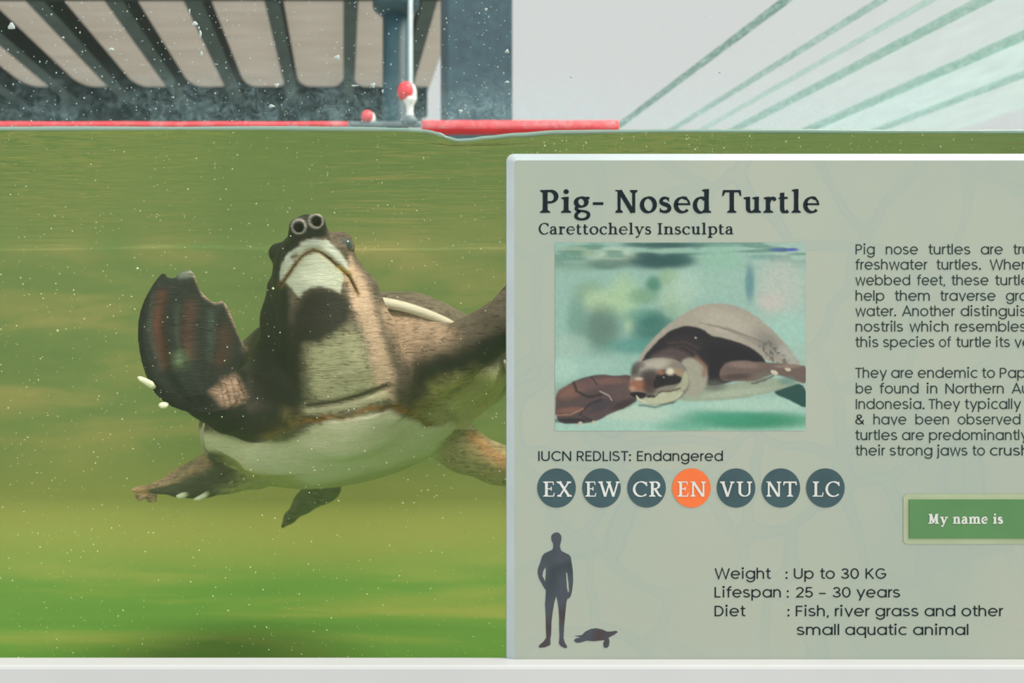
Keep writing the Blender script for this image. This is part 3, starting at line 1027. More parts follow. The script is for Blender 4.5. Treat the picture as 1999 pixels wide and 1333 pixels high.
# pale nostril rims
for cx_, cy_, rr_ in ((583, 442, 13.5), (617, 431, 13.5)):
    d_ = np.hypot(PX - cx_, PY - cy_)
    mixc(np.exp(-((d_ - rr_) / 2.5) ** 2) * (y < .17) * (.3 + .35 * n1), (206, 200, 186))
    mixc(sstep(10.5, 7.5, d_) * (y < .19), (12, 14, 14))
# fold and its algae-stained edge
lip = np.exp(-(line_d(PX, PY, [(602, 800), (650, 798), (705, 786), (748, 772)]) / 11) ** 2) * front * (y < .32)
mixc(lip * .85, (214, 208, 170))
mixc(np.exp(-(line_d(PX, PY, [(600, 791), (650, 784), (705, 770), (758, 750)]) / 5) ** 2) * front * (y < .34) * .9, (62, 48, 34))
st = np.exp(-(line_d(PX + wob, PY + wob, [(520, 850), (560, 828), (592, 820), (650, 816), (700, 808), (742, 794), (765, 790), (800, 806), (830, 825), (860, 832)]) / 7) ** 2) * front * (y < .42)
mixc(st * .95, (150, 98, 26))
zone([(500, 840), (560, 800), (600, 812), (560, 850), (520, 866)], 14, .1, .4, (140, 122, 66), .7)
zone([(795, 800), (830, 780), (880, 790), (890, 820), (850, 832), (815, 825)], 14, .1, .45, (150, 134, 50), .7)
zone([(840, 750), (930, 720), (985, 745), (960, 800), (890, 800), (840, 780)], 20, .2, .6, (196, 188, 104), .75)
# plate of the plastron in front
zone([(640, 822), (760, 800), (830, 835), (930, 820), (840, 890), (610, 948), (540, 925), (470, 905), (395, 896), (388, 838), (470, 868), (560, 860)], 10, .2, .75, (252, 246, 212), .97)
# fore paddle: dark teal, rust between the fingers
pad = sstep(-.075, -.10, x) * (y < .24) * sstep(1.02, 1.05, z + .0 * x)
pad = sstep(492, 470, PX + wob) * (y < .27) * (PY < 870)
mixc(pad * .98, (20, 31, 25))
for pts, w_, a_ in (([(314, 575), (308, 640), (318, 710)], 11, .75), ([(372, 600), (366, 650), (370, 690)], 15, .45), ([(440, 650), (434, 690), (428, 704)], 15, .4)):
    mixc(np.exp(-(line_d(PX + wob * .4, PY, pts) / w_) ** 2) * pad * a_, (98, 58, 42))
for pts, w_ in (([(298, 575), (292, 640), (312, 720)], 5), ([(346, 600), (345, 660), (348, 705)], 5), ([(415, 610), (410, 700)], 8)):  # pale teal highlights along the fingers, painted into the colour
    mixc(np.exp(-(line_d(PX + wob * .4, PY, pts) / w_) ** 2) * pad * .14, (104, 134, 112))
mixc(np.exp(-(np.hypot(PX - 352, PY - 702) / 16) ** 2) * pad * .5, (120, 146, 100))
mixc(np.exp(-(line_d(PX, PY, [(372, 526), (384, 545), (398, 576), (420, 590), (438, 586), (458, 630), (482, 682)]) / 4) ** 2) * pad * .75, (190, 164, 140))  # rim light along the edge of the web, painted in
mixc(np.exp(-(line_d(PX, PY, [(352, 536), (372, 532)]) / 8) ** 2) * pad * .6, (150, 160, 140))  # painted highlight on the top edge
# creased beige wrist
zone([(412, 764), (440, 740), (460, 730), (476, 760), (478, 778), (455, 793), (435, 797)], 11, .08, .28, (186, 152, 128), .9)
for pts in ([(428, 735), (440, 795)], [(452, 742), (462, 788)], [(440, 750), (452, 795)], [(464, 740), (478, 775)]):
    mixc(np.exp(-(line_d(PX, PY, pts) / 2.0) ** 2) * front * (y < .28) * .7, (84, 66, 54))
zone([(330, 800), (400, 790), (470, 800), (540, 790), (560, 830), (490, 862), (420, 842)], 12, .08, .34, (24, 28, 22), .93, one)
# hind limbs
hl = sstep(606, 556, PX + wob) * sstep(872, 892, PY) * (y > .36) * (L[:, 0] < -.03)
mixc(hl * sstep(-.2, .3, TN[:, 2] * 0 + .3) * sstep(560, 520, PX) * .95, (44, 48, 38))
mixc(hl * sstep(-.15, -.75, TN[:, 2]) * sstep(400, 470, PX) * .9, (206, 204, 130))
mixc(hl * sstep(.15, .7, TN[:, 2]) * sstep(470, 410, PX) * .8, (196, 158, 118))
mixc(hl * sstep(300, 275, PX) * (PY < 966) * .8, (206, 160, 112))
hr = (PX > 840) & (PY > 838) & (y > .38) & (L[:, 0] > .02)
mixc(hr * sstep(845, 880, PX) * .8, (180, 164, 104))
mixc(hr * np.exp(-(line_d(PX, PY, [(925, 852), (960, 885), (1000, 912)]) / 16) ** 2) * .85, (206, 148, 96))
tail = sstep(938, 956, PY) * (y > .52)
mixc(tail * .9, (92, 104, 66))
# back of the trunk under the shell and skin mottling
mixc(sstep(.2, .6, nl[:, 2]) * sstep(.28, .34, y) * .5, (120, 112, 96))
calm = (1 - .8 * sstep(.25, .6, col.mean(1)))[:, None]
col *= 1 + ((0.80 + 0.40 * n2) * (0.88 + 0.24 * n1) - 1)[:, None] * calm
col = np.clip(col, 0.004, 0.95)

tme = bpy.data.meshes.new('turtle_body')
tme.vertices.add(len(TV)); tme.vertices.foreach_set('co', TV.astype(np.float32).ravel())
tme.loops.add(len(TF) * 4); tme.loops.foreach_set('vertex_index', TF.astype(np.int32).ravel())
tme.polygons.add(len(TF)); tme.polygons.foreach_set('loop_start', np.arange(0, len(TF) * 4, 4, dtype=np.int32))
tme.update(calc_edges=True); tme.validate()
tme.polygons.foreach_set('use_smooth', [True] * len(tme.polygons))
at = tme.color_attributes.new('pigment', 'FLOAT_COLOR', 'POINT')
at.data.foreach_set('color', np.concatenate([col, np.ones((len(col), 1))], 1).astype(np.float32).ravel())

def skin_mat(name, rough=.48, wr=1.0, spec=.22):
    m, nt = new_mat(name)
    out = nd(nt, 'ShaderNodeOutputMaterial')
    b = nd(nt, 'ShaderNodeBsdfPrincipled', Roughness=rough)
    b.inputs['Specular IOR Level'].default_value = spec
    at = nd(nt, 'ShaderNodeVertexColor', layer_name='pigment')
    v1 = coords(nt, (1, 1, 6.0))
    f1 = noise(nt, v1, 58, 6, .70, 1.3)
    f2 = noise(nt, coords(nt), 420, 3, .6)
    mulc = ramp(nt, f1, [(.38, (.30, .28, .25, 1)), (.50, (1, 1, 1, 1)), (.72, (1.14, 1.12, 1.08, 1))])
    mx = nd(nt, 'ShaderNodeMixRGB', blend_type='MULTIPLY')
    lumv = nt.nodes.new('ShaderNodeRGBToBW'); nt.links.new(at.outputs[0], lumv.inputs[0])
    mrl = nd(nt, 'ShaderNodeMapRange'); nt.links.new(lumv.outputs[0], mrl.inputs['Value'])
    mrl.inputs['From Min'].default_value = .40; mrl.inputs['From Max'].default_value = .60; mrl.inputs['To Min'].default_value = .9 * wr; mrl.inputs['To Max'].default_value = .12
    nt.links.new(mrl.outputs[0], mx.inputs[0])
    nt.links.new(at.outputs[0], mx.inputs[1]); nt.links.new(mulc.outputs[0], mx.inputs[2])
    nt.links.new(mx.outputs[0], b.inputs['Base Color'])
    hsum = math_node(nt, 'ADD', f1, math_node(nt, 'MULTIPLY', f2, .35))
    bp = nd(nt, 'ShaderNodeBump', Strength=.9 * wr, Distance=.003)
    nt.links.new(hsum, bp.inputs['Height']); nt.links.new(bp.outputs[0], b.inputs['Normal'])
    nt.links.new(b.outputs[0], out.inputs[0])
    return m
M_skin = skin_mat('turtle_skin')
turtle = empty('pig_nosed_turtle', Vector(BC))
tag(turtle, 'live turtle with raised white chin and paddle flippers swimming in the green tank', 'turtle')
body = link('body', tme, M_skin, turtle)

# carapace: leathery dome with a thick pale rim
def carapace():
    nu, nr = 96, 26
    verts, faces, cols = [], [], []
    def outline(th):
        c, s_ = math.cos(th), math.sin(th)
        a, bq = .215, (.275 if s_ > 0 else .232)
        return a * math.copysign(abs(c) ** .92, c), bq * math.copysign(abs(s_) ** .92, s_)
    for j in range(nr + 1):
        for i in range(nu):
            th = 2 * math.pi * i / nu
            ou, ob = outline(th)
            if j <= nr - 8:
                t = j / (nr - 8)
                rr = math.sin(t * math.pi / 2 * .985)
                h = .010 * math.cos(t * math.pi / 2 * .985) ** .85
                u, b_ = ou * rr, ob * rr
                up = h + .004
            else:          # rolled rim
                q = (j - (nr - 8)) / 8
                ang = math.pi * (.5 - 1.25 * q)
                rim = .0062
                u = ou * (1 - .0) + ou / .25 * rim * (math.cos(ang)) * .9
                b_ = ob + ob / .25 * rim * (math.cos(ang)) * .9
                up = -.004 + rim * math.sin(ang)
            lift = .036 * math.exp(-((b_ + .235) / .12) ** 2) * math.exp(-(u / .15) ** 2) - .048 * (u / .215) ** 2   # front edge arches over the neck
            p = BC + BR * u + BB * b_ + BU * (up + lift + CAR_UP)
            verts.append(p)
            pale = sstep(.86, 1.0, np.array(j / (nr - 8.0)))
            cols.append(srgb((104, 98, 74)) * (1 - pale) + srgb((206, 200, 176)) * pale)
    for j in range(nr):
        for i in range(nu):
            faces.append((j * nu + i, j * nu + (i + 1) % nu, (j + 1) * nu + (i + 1) % nu, (j + 1) * nu + i))
    me = mesh_of(verts, faces[nu * 0:], True)
    at = me.color_attributes.new('pigment', 'FLOAT_COLOR', 'POINT')
    at.data.foreach_set('color', np.array([list(c) + [1] for c in cols], np.float32).ravel())
    return me
CAR_UP = .012
link('carapace', carapace(), skin_mat('shell_leather', .55, .7), turtle)

# eyes
def eye(px, py, Y, r, look):
    c = P(px, py, Y); rr = px_len(r, Y)
    bm = bmesh.new()
    bmesh.ops.create_uvsphere(bm, u_segments=24, v_segments=14, radius=rr)
    me = bpy.data.meshes.new('eye'); bm.to_mesh(me); bm.free()
    for v in me.vertices: v.co += c
    me.polygons.foreach_set('use_smooth', [True] * len(me.polygons))
    return link('eye', me, M_eye, turtle)
m, nt = new_mat('wet_eye')
out = nd(nt, 'ShaderNodeOutputMaterial'); b = nd(nt, 'ShaderNodeBsdfPrincipled', Roughness=.08)
r = ramp(nt, noise(nt, coords(nt), 160, 2), [(.3, lin4((30, 42, 44))), (.7, lin4((80, 100, 102)))])
nt.links.new(r.outputs[0], b.inputs['Base Color']); nt.links.new(b.outputs[0], out.inputs[0])
M_eye = m
e1 = eye(675, 478, .190, 12.5, 1); e2 = eye(538, 495, .206, 9, -1)
tag(e1, 'glossy blue-grey eye')

# claws
M_claw = simple_mat('pale_claw', (214, 218, 182), .35, vary=.08, scale=120)
def claw(pts):
    p3 = [P(a, b, c) for a, b, c, r in pts]; rs = [px_len(r * .82, c) for a, b, c, r in pts]
    link('claw', tube_me(p3, rs, 12), M_claw, turtle)
claw([(300, 756, .110, 6), (294, 750, .104, 8.5), (284, 744, .101, 7.5), (274, 739, .100, 6), (269, 736, .100, 2.5)])
claw([(326, 790, .118, 6), (321, 791, .112, 8), (315, 791, .110, 7.5), (310, 790, .109, 3)])
claw([(366, 964, .42, 6), (357, 967, .412, 7.5), (349, 969, .410, 6), (344, 968, .41, 2)])
claw([(406, 962, .42, 6), (398, 968, .412, 7), (388, 973, .410, 6), (378, 975, .410, 2)])
# ================================================================ SIGN
Y_SIGN = -0.008
def SP(px, py, lift=0.0):
    d = Y_SIGN - CAM_Y
    return Vector(((px - VPX) / F_PX * d, Y_SIGN - lift, CAM_Z + (VPY - py) / F_PX * d))

def arc(cx, cy, rx, ry, a0, a1, n=18):
    return [(cx + rx * math.cos(R(a0 + (a1 - a0) * i / n)), cy + ry * math.sin(R(a0 + (a1 - a0) * i / n))) for i in range(n + 1)]

def bez(p0, p1, p2, p3, n=12):
    out = []
    for i in range(n + 1):
        t = i / n; u = 1 - t
        out.append(tuple(u ** 3 * p0[k] + 3 * u * u * t * p1[k] + 3 * u * t * t * p2[k] + t ** 3 * p3[k] for k in (0, 1)))
    return out

LAYER = [0]
class Q(list):
    pass
def ribbon(pts, wfn, closed=False):
    """quads of a pen stroke: pts in glyph units, wfn(dx, dy, t) -> full width"""
    q = [pts[0]]
    for p in pts[1:]:
        if math.hypot(p[0] - q[-1][0], p[1] - q[-1][1]) > 1e-5:
            q.append(p)
    n = len(q)
    L, Rr = [], []
    for i in range(n):
        a = q[i - 1] if i > 0 else (q[-2] if closed else None)
        c = q[i + 1] if i < n - 1 else (q[1] if closed else None)
        p = q[i]
        d0 = (p[0] - a[0], p[1] - a[1]) if a else (c[0] - p[0], c[1] - p[1])
        d1 = (c[0] - p[0], c[1] - p[1]) if c else d0
        l0 = math.hypot(*d0) or 1; l1 = math.hypot(*d1) or 1
        d0 = (d0[0] / l0, d0[1] / l0); d1 = (d1[0] / l1, d1[1] / l1)
        t = (d0[0] + d1[0], d0[1] + d1[1]); lt = math.hypot(*t)
        if lt < 1e-4: t = d1; lt = 1
        t = (t[0] / lt, t[1] / lt)
        nrm = (-t[1], t[0])
        cosh = max(.42, nrm[0] * -d1[1] + nrm[1] * d1[0])
        w = wfn(t[0], t[1], i / (n - 1)) / 2 / cosh
        L.append((p[0] + nrm[0] * w, p[1] + nrm[1] * w)); Rr.append((p[0] - nrm[0] * w, p[1] - nrm[1] * w))
    LAYER[0] += 1
    out = []
    for i in range(n - 1):
        c = Q([L[i], L[i + 1], Rr[i + 1], Rr[i]]); c.layer = LAYER[0]; out.append(c)
    return out

# ---- a geometric sans: em = 1, x-height .55, capitals .70
XH, CAPH, ASC, DSC = .55, .70, .745, -.205
def sans(ch, s):
    h = s / 2
    r = XH / 2 - h + .006
    ry = XH / 2 - h + .008
    cx = h + r
    def st(x, y0, y1): return [(x, y0), (x, y1)]
    xl = h
    S_ = []
    circ = lambda c=cx: arc(c, XH / 2, r, ry, 90, 450, 30)
    if ch == 'o': S_ = [circ()]
    elif ch == 'a': S_ = [circ(), st(cx + r, 0, XH)]
    elif ch == 'd': S_ = [circ(), st(cx + r, 0, ASC)]
    elif ch == 'q': S_ = [circ(), st(cx + r, DSC, XH)]
    elif ch == 'b': S_ = [circ(h + r), st(h, 0, ASC)]
    elif ch == 'p': S_ = [circ(h + r), st(h, DSC, XH)]
    elif ch == 'g': S_ = [circ(), [(cx + r, XH)] + [(cx + r, .02)] + arc(cx, .02, r, .2 - h + .05, 0, -158, 16)]
    elif ch == 'c': S_ = [arc(cx, XH / 2, r, ry, 48, 312, 24)]
    elif ch == 'e': S_ = [[(cx - r + .01, XH / 2 + .0), (cx + r, XH / 2)] , arc(cx, XH / 2, r, ry, 0, 318, 28)]
    elif ch in 'nhm' or ch == 'r':
        rn = .205 - h * .5
        top = ASC if ch == 'h' else XH
        S_ = [st(h, 0, top)]
        if ch == 'r':
            S_.append([(h, .24)] + arc(h + .20, XH - h - .20, .20, .205, 180, 92, 10))
        elif ch == 'm':
            rm = .175
            for c in (h + rm, h + 3 * rm):
                S_.append(arc(c, XH - h - rm - .01, rm, rm + .015, 180, 0, 18) + [(c + rm, 0)])
        else:
            S_.append(arc(h + rn, XH - h - rn, rn, rn + .005, 180, 0, 20) + [(h + 2 * rn, 0)])
    elif ch == 'u':
        rn = .205 - h * .5
        S_ = [[(h, XH)] + arc(h + rn, h + rn - .005, rn, rn, 180, 360, 20) + [(h + 2 * rn, .2)], st(h + 2 * rn, 0, XH)]
    elif ch == 'i': S_ = [st(h, 0, XH), arc(h, .70, .028, .028, 0, 360, 12)]
    elif ch == 'j': S_ = [[(h + .06, XH), (h + .06, -.08)] + arc(h - .04, -.08, .10, .085, 0, -95, 8), arc(h + .06, .70, .028, .028, 0, 360, 12)]
    elif ch == 'l': S_ = [st(h, 0, ASC)]
    elif ch == 't': S_ = [[(.12, .70), (.12, .14)] + arc(.23, .14, .11, .14 - h, 180, 270, 8) + [(.29, h)], [(0, XH - h), (.28, XH - h)]]
    elif ch == 'f': S_ = [[(.12, 0), (.12, .56)] + arc(.24, .56, .12, .185 - h, 180, 90, 8) + [(.30, .745 - h)], [(0, XH - h), (.29, XH - h)]]
    elif ch == 's':
        S_ = [arc(.20, XH - h - .115, .155, .118, 28, 180, 12) + bez((.045, XH - h - .115), (.045, XH - h - .26), (.375, .30), (.375, h + .118), 12)[1:] + arc(.20, h + .118, .175, .118, 0, -158, 14)[1:]]
    elif ch == 'w': S_ = [[(h, XH), (.19, .0), (.37, XH), (.55, .0), (.74 - h, XH)]]
    elif ch == 'v': S_ = [[(h, XH), (.25, .0), (.50 - h, XH)]]
    elif ch == 'y': S_ = [[(h, XH), (.26, .02)], [(.52 - h, XH), (.17, DSC)]]
    elif ch == 'k': S_ = [st(h, 0, ASC), [(.40, XH), (h, .20)], [(.16, .30), (.42, 0)]]
    elif ch == ',': S_ = [[(.075, .075), (.02, -.10)]]
    elif ch == '.': S_ = [arc(.05, .05, .026, .026, 0, 360, 12)]
    elif ch == ':': S_ = [arc(.05, .05, .026, .026, 0, 360, 12), arc(.05, .42, .026, .026, 0, 360, 12)]
    elif ch == '-': S_ = [[(0, .27), (.40, .27)]]
    elif ch == '&':
        S_ = [[(.50, 0), (.13, .46)] + arc(.235, .555, .125, .105, 218, -30, 14) + bez((.34, .50), (.30, .42), (.04, .38), (.04, .185), 10)[1:] + arc(.21, .185, .17, .15, 180, 300, 10)[1:] + bez((.295, .055), (.40, .10), (.45, .20), (.47, .31), 8)[1:]]
    elif ch == 'P': S_ = [st(h, 0, CAPH), [(h, CAPH - h), (.24, CAPH - h)] + arc(.24, .49, .18, .21 - h, 90, -90, 16) + [(h, .28 + h)]]
    elif ch == 'R': S_ = [st(h, 0, CAPH), [(h, CAPH - h), (.24, CAPH - h)] + arc(.24, .49, .18, .21 - h, 90, -90, 16) + [(h, .28 + h)], [(.24, .30), (.44, 0)]]
    elif ch == 'W': S_ = [[(h, CAPH), (.245, .0), (.46, CAPH), (.675, .0), (.92 - h, CAPH)]]
    elif ch == 'A': S_ = [[(.01, 0), (.31, CAPH), (.61, 0)], [(.10, .21), (.52, .21)]]
    elif ch == 'T': S_ = [[(0, CAPH - h), (.48, CAPH - h)], st(.24, 0, CAPH)]
    elif ch == 'I': S_ = [st(h, 0, CAPH)]
    elif ch == 'N': S_ = [st(h, 0, CAPH), [(h, CAPH - .02), (.56 - h, .02)], st(.56 - h, 0, CAPH)]
    elif ch == 'U': S_ = [[(h, CAPH)] + arc(.265, .225, .265 - h, .225 - h, 180, 360, 20) + [(.53 - h, CAPH)]]
    elif ch == 'C': S_ = [arc(.345, .35, .345 - h, .35 - h + .005, 42, 318, 28)]
    elif ch == 'G': S_ = [arc(.345, .35, .345 - h, .35 - h + .005, 42, 352, 30), [(.36, .335), (.69 - h * .4, .335)]]
    elif ch == 'E': S_ = [st(h, 0, CAPH), [(h, CAPH - h), (.40, CAPH - h)], [(h, .365), (.37, .365)], [(h, h), (.40, h)]]
    elif ch == 'F': S_ = [st(h, 0, CAPH), [(h, CAPH - h), (.39, CAPH - h)], [(h, .35), (.36, .35)]]
    elif ch == 'L': S_ = [[(h, CAPH), (h, h), (.36, h)], [(h, 0), (h, .2)]]
    elif ch == 'D': S_ = [st(h, 0, CAPH), [(h, CAPH - h), (.22, CAPH - h)] + arc(.22, .35, .31 - h, .35 - h, 90, -90, 22) + [(h, h)]]
    elif ch == 'S': S_ = [arc(.25, .52, .19, .18 - h, 25, 180, 12) + bez((.06, .52), (.06, .33), (.46, .42), (.46, .185), 12)[1:] + arc(.25, .185, .21, .185 - h, 0, -160, 14)[1:]]
    elif ch == 'K': S_ = [st(h, 0, CAPH), [(.47, CAPH), (h, .27)], [(.18, .40), (.50, 0)]]
    elif ch == '0': S_ = [arc(.255, .35, .255 - h, .35 - h + .005, 90, 450, 30)]
    elif ch == '2': S_ = [arc(.23, .50, .19, .20 - h, 170, -12, 16) + [(.40, .40), (.05, h), (.45, h)]]
    elif ch == '3': S_ = [arc(.22, .515, .17, .185 - h, 165, -90, 18) + [(.17, .372)], [(.17, .372)] + arc(.22, .188, .205, .188 - h, 90, -168, 20)]
    elif ch == '5': S_ = [[(.42, CAPH - h), (.11, CAPH - h), (.075, .36)] + arc(.235, .225, .20, .225 - h, 140, -158, 22)]
    quads = []
    for p in S_:
        closed = len(p) > 8 and math.hypot(p[0][0] - p[-1][0], p[0][1] - p[-1][1]) < 1e-4
        small = closed and max(q_[0] for q_ in p) - min(q_[0] for q_ in p) < .08
        w = .08 if small else s
        quads += ribbon(p, lambda dx, dy, t: w, closed)
    return quads

# ---- a sturdy text serif: capitals 1, x-height .70
def serif(ch, T, H):
    """T stem weight, H hairline weight"""
    def pen(dx, dy, t): return H + (T - H) * abs(math.sin(math.atan2(dy, dx) - R(14))) ** 1.25
    def thick(dx, dy, t): return T
    quads, polys = [], []
    X = .70
    def st(x, y0, y1): quads.extend(ribbon([(x, y0), (x, y0 * .5 + y1 * .5), (x, y1)], lambda a, b, t: T * (1 + .10 * (2 * t - 1) ** 2)))
    def foot(x, y=0.0, l=1.0, r=1.0, up=1):
        """bracketed slab serif"""
        e = .115
        p = [(x - T / 2 - e * l, y), (x + T / 2 + e * r, y), (x + T / 2 + e * r * .92, y + up * .052), (x + T / 2, y + up * .125), (x - T / 2, y + up * .125), (x - T / 2 - e * l * .92, y + up * .052)]
        polys.append(p)
    def flag(x, y):
        """slanted head serif on the left of a stem"""
        polys.append([(x - T / 2 - .10, y - .075), (x - T / 2 - .10, y - .028), (x + T / 2, y + .012), (x + T / 2, y - .12), (x - T / 2, y - .12)])
    def pn(pts, closed=False, f=None): quads.extend(ribbon(pts, f or pen, closed))
    def dot(x, y, r): polys.append(arc(x, y, r, r, 0, 342, 18))
    h = T / 2
    if ch == 'P':
        st(.22, 0, 1); foot(.22); foot(.22, 1, 1, 0, -1)
        pn([(.22, 1 - H / 2), (.40, 1 - H / 2)] + arc(.42, .71, .24, .29 - H / 2, 90, -90, 18) + [(.24, .42 + H / 2)])
    elif ch == 'R':
        st(.20, 0, 1); foot(.20); foot(.20, 1, 1, 0, -1)
        pn([(.20, 1 - H / 2), (.36, 1 - H / 2)] + arc(.38, .75, .20, .25 - H / 2, 90, -90, 18) + [(.22, .50)])
        pn([(.36, .50), (.58, .10), (.66, .04), (.74, .03)], f=lambda a, b, t: T * (1 - .45 * t))
    elif ch == 'i':
        st(.20, 0, X); foot(.20); flag(.20, X); dot(.20, .93, .105 if T > .17 else .085)
    elif ch == 'n' or ch == 'h' or ch == 'm':
        st(.20, 0, X if ch != 'h' else 1.04); foot(.20); flag(.20, X if ch != 'h' else 1.04)
        k = 2 if ch == 'm' else 1
        for q in range(k):
            x0 = .20 + q * .42
            pn([(x0 + h * .4, .50)] + bez((x0 + h * .6, .54), (x0 + .13, .70), (x0 + .42, .74), (x0 + .42, .46), 12) + [(x0 + .42, .30), (x0 + .42, 0)], f=lambda a, b, t: H + (T - H) * min(1, abs(b) ** 1.2 * (.35 + .9 * t)))
            foot(x0 + .42)
    elif ch == 'u':
        st(.58, .06, X); flag(.58, X); polys.append([(.58 - h, 0), (.58 + h + .10, 0), (.58 + h + .10, .05), (.58 + h, .12), (.58 - h, .14)])
        pn([(.20, X), (.20, .24)] + bez((.20, .24), (.20, -.02), (.44, -.02), (.56, .17), 12)[1:], f=lambda a, b, t: H + (T - H) * min(1, abs(b) ** 1.2 * (1.25 - .6 * t)))
        flag(.20, X)
    elif ch == 'g':
        pn(arc(.31, .47, .205, .20, 90, 450, 30), True)
        pn([(.44, .62), (.54, .655), (.64, .64)], f=lambda a, b, t: H * 1.25)
        pn(bez((.20, .31), (.06, .22), (.10, .10), (.26, .085), 10) + bez((.26, .085), (.52, .07), (.62, .02), (.60, -.12), 10)[1:] + bez((.60, -.12), (.57, -.34), (.10, -.34), (.10, -.14), 14)[1:] + bez((.10, -.14), (.10, -.04), (.18, .02), (.26, .07), 8)[1:], f=lambda a, b, t: H * 1.15 + (T - H) * .45 * abs(b))
    elif ch == '-': polys.append([(.02, .345), (.44, .345), (.44, .465), (.02, .465)])
    elif ch == 'o': pn(arc(.36, X / 2, .36 - h * .95, X / 2 - H * .5 + .012, 90, 450, 34), True)
    elif ch == 'c':
        pn(arc(.36, X / 2, .36 - h * .95, X / 2 - H * .5 + .012, 50, 318, 26)); dot(.545, .55, .07)
    elif ch == 'C':
        pn(arc(.47, .5, .47 - h * .95, .5 - H * .5 + .015, 46, 316, 30)); polys.append([(.74, .96), (.80, .98), (.82, .70), (.76, .70), (.68, .86)])
    elif ch == 'e':
        pn([(.12, .38), (.60, .38)] + arc(.36, X / 2, .36 - h * .8, X / 2 - H * .5 + .012, 5, 318, 28)[0:], f=lambda a, b, t: pen(a, b, t) if t > .2 else H)
    elif ch == 's':
        pn(arc(.28, .51, .165, .19 - H / 2, 30, 180, 10) + bez((.115, .51), (.115, .33), (.47, .42), (.47, .185), 12)[1:] + arc(.27, .185, .20, .185 - H / 2, 0, -155, 12)[1:], f=lambda a, b, t: H + (T - H) * (1 - abs(2 * t - 1)) ** .8)
        polys.append([(.40, .68), (.455, .68), (.455, .50), (.41, .50)]); polys.append([(.06, .02), (.11, .02), (.11, .20), (.06, .20)])
    elif ch == 'd':
        st(.58, .06, 1.04); flag(.58, 1.04); polys.append([(.58 - h, 0), (.58 + h + .10, 0), (.58 + h + .10, .05), (.58 + h, .12), (.58 - h, .14)])
        pn(arc(.34, .34, .34 - h * .95, .35 - H * .3, 48, 318, 24))
    elif ch == 'p':
        st(.20, -.30, X); foot(.20, -.30); flag(.20, X)
        pn(arc(.42, .35, .34 - h * .95, .36 - H * .4, 140, -140, 24))
    elif ch == 'T':
        st(.44, 0, 1); foot(.44)
        polys.append([(.05, .90), (.83, .90), (.83, 1), (.05, 1)])
        polys.append([(.02, .74), (.075, .74), (.15, .90), (.15, 1), (.05, 1)]); polys.append([(.86, .74), (.805, .74), (.73, .90), (.73, 1), (.83, 1)])
    elif ch == 'r':
        st(.20, 0, X); foot(.20, 0, 1, 1.2); flag(.20, X)
        pn([(.26, .46)] + bez((.28, .52), (.34, .68), (.42, .66), (.48, .61), 8), f=lambda a, b, t: H + (T - H) * .75 * t); dot(.475, .60, .085)
    elif ch == 't':
        pn([(.22, .88), (.22, .22)] + bez((.22, .22), (.22, .0), (.38, .0), (.48, .09), 10)[1:], f=lambda a, b, t: H + (T - H) * min(1, abs(b) ** .8 * 1.15))
        polys.append([(.06, .61), (.46, .61), (.46, .70), (.22, .70), (.06, .66)]); polys.append([(.22 - h, .66), (.22 + h, .66), (.22 + h, .90), (.16, .82)])
    elif ch == 'l': st(.20, 0, 1.04); foot(.20); flag(.20, 1.04)
    elif ch == 'a':
        st(.48, .06, .46); polys.append([(.48 - h, .02), (.48 + h + .09, 0), (.48 + h + .09, .05), (.48 + h, .13), (.48 - h, .14)])
        pn(bez((.12, .55), (.18, .74), (.48, .74), (.48, .45), 12), f=lambda a, b, t: H + (T - H) * min(1, abs(b)) * (.3 + .7 * t)); dot(.14, .545, .07)
        pn(bez((.46, .42), (.20, .40), (.10, .32), (.10, .19), 10) + bez((.10, .19), (.11, .0), (.34, .0), (.46, .13), 10)[1:], f=lambda a, b, t: H + (T - H) * abs(b))
    elif ch == 'y':
        pn([(.10, X), (.34, .06)], f=thick); pn([(.60, X), (.36, .06), (.26, -.16)] + [(.18, -.26), (.08, -.27)], f=lambda a, b, t: H * 1.05); dot(.10, -.23, .07)
        foot(.10, X, .7, .7, -1); foot(.60, X, .5, .5, -1)
    elif ch == 'I': st(.22, 0, 1); foot(.22); foot(.22, 1, 1, 1, -1)
    elif ch == 'E':
        st(.22, 0, 1); foot(.22, 0, 1, 0); foot(.22, 1, 1, 0, -1)
        polys += [[(.2, 0), (.64, 0), (.64, H), (.2, H)], [(.2, 1 - H), (.62, 1 - H), (.62, 1), (.2, 1)], [(.2, .48), (.50, .48), (.50, .48 + H), (.2, .48 + H)],
                  [(.58, 0), (.64, 0), (.69, .24), (.63, .24)], [(.57, 1), (.62, 1), (.64, .78), (.585, .78)], [(.46, .40), (.52, .40), (.52, .65), (.46, .65)]]
    elif ch == 'L':
        st(.22, 0, 1); foot(.22, 0, 1, 0); foot(.22, 1, 1, 1, -1)
        polys += [[(.2, 0), (.62, 0), (.62, H), (.2, H)], [(.56, 0), (.62, 0), (.67, .27), (.61, .27)]]
    elif ch == 'N':
        quads.extend(ribbon([(.18, 0), (.18, 1)], lambda a, b, t: H * 1.5)); quads.extend(ribbon([(.80, 0), (.80, 1)], lambda a, b, t: H * 1.5))
        quads.extend(ribbon([(.20, .98), (.76, .02)], thick)); polys.append([(.66, 0), (.80 + H * .7, 0), (.80 + H * .7, .14)])
        foot(.18, 0, .6, .6); foot(.80, 1, .6, .6, -1); polys.append([(.02, 1), (.28, 1), (.28, .90), (.16, .93), (.02, .95)])
    elif ch == 'X':
        quads.extend(ribbon([(.13, 1), (.70, 0)], thick)); quads.extend(ribbon([(.68, 1), (.14, 0)], lambda a, b, t: H * 1.3))
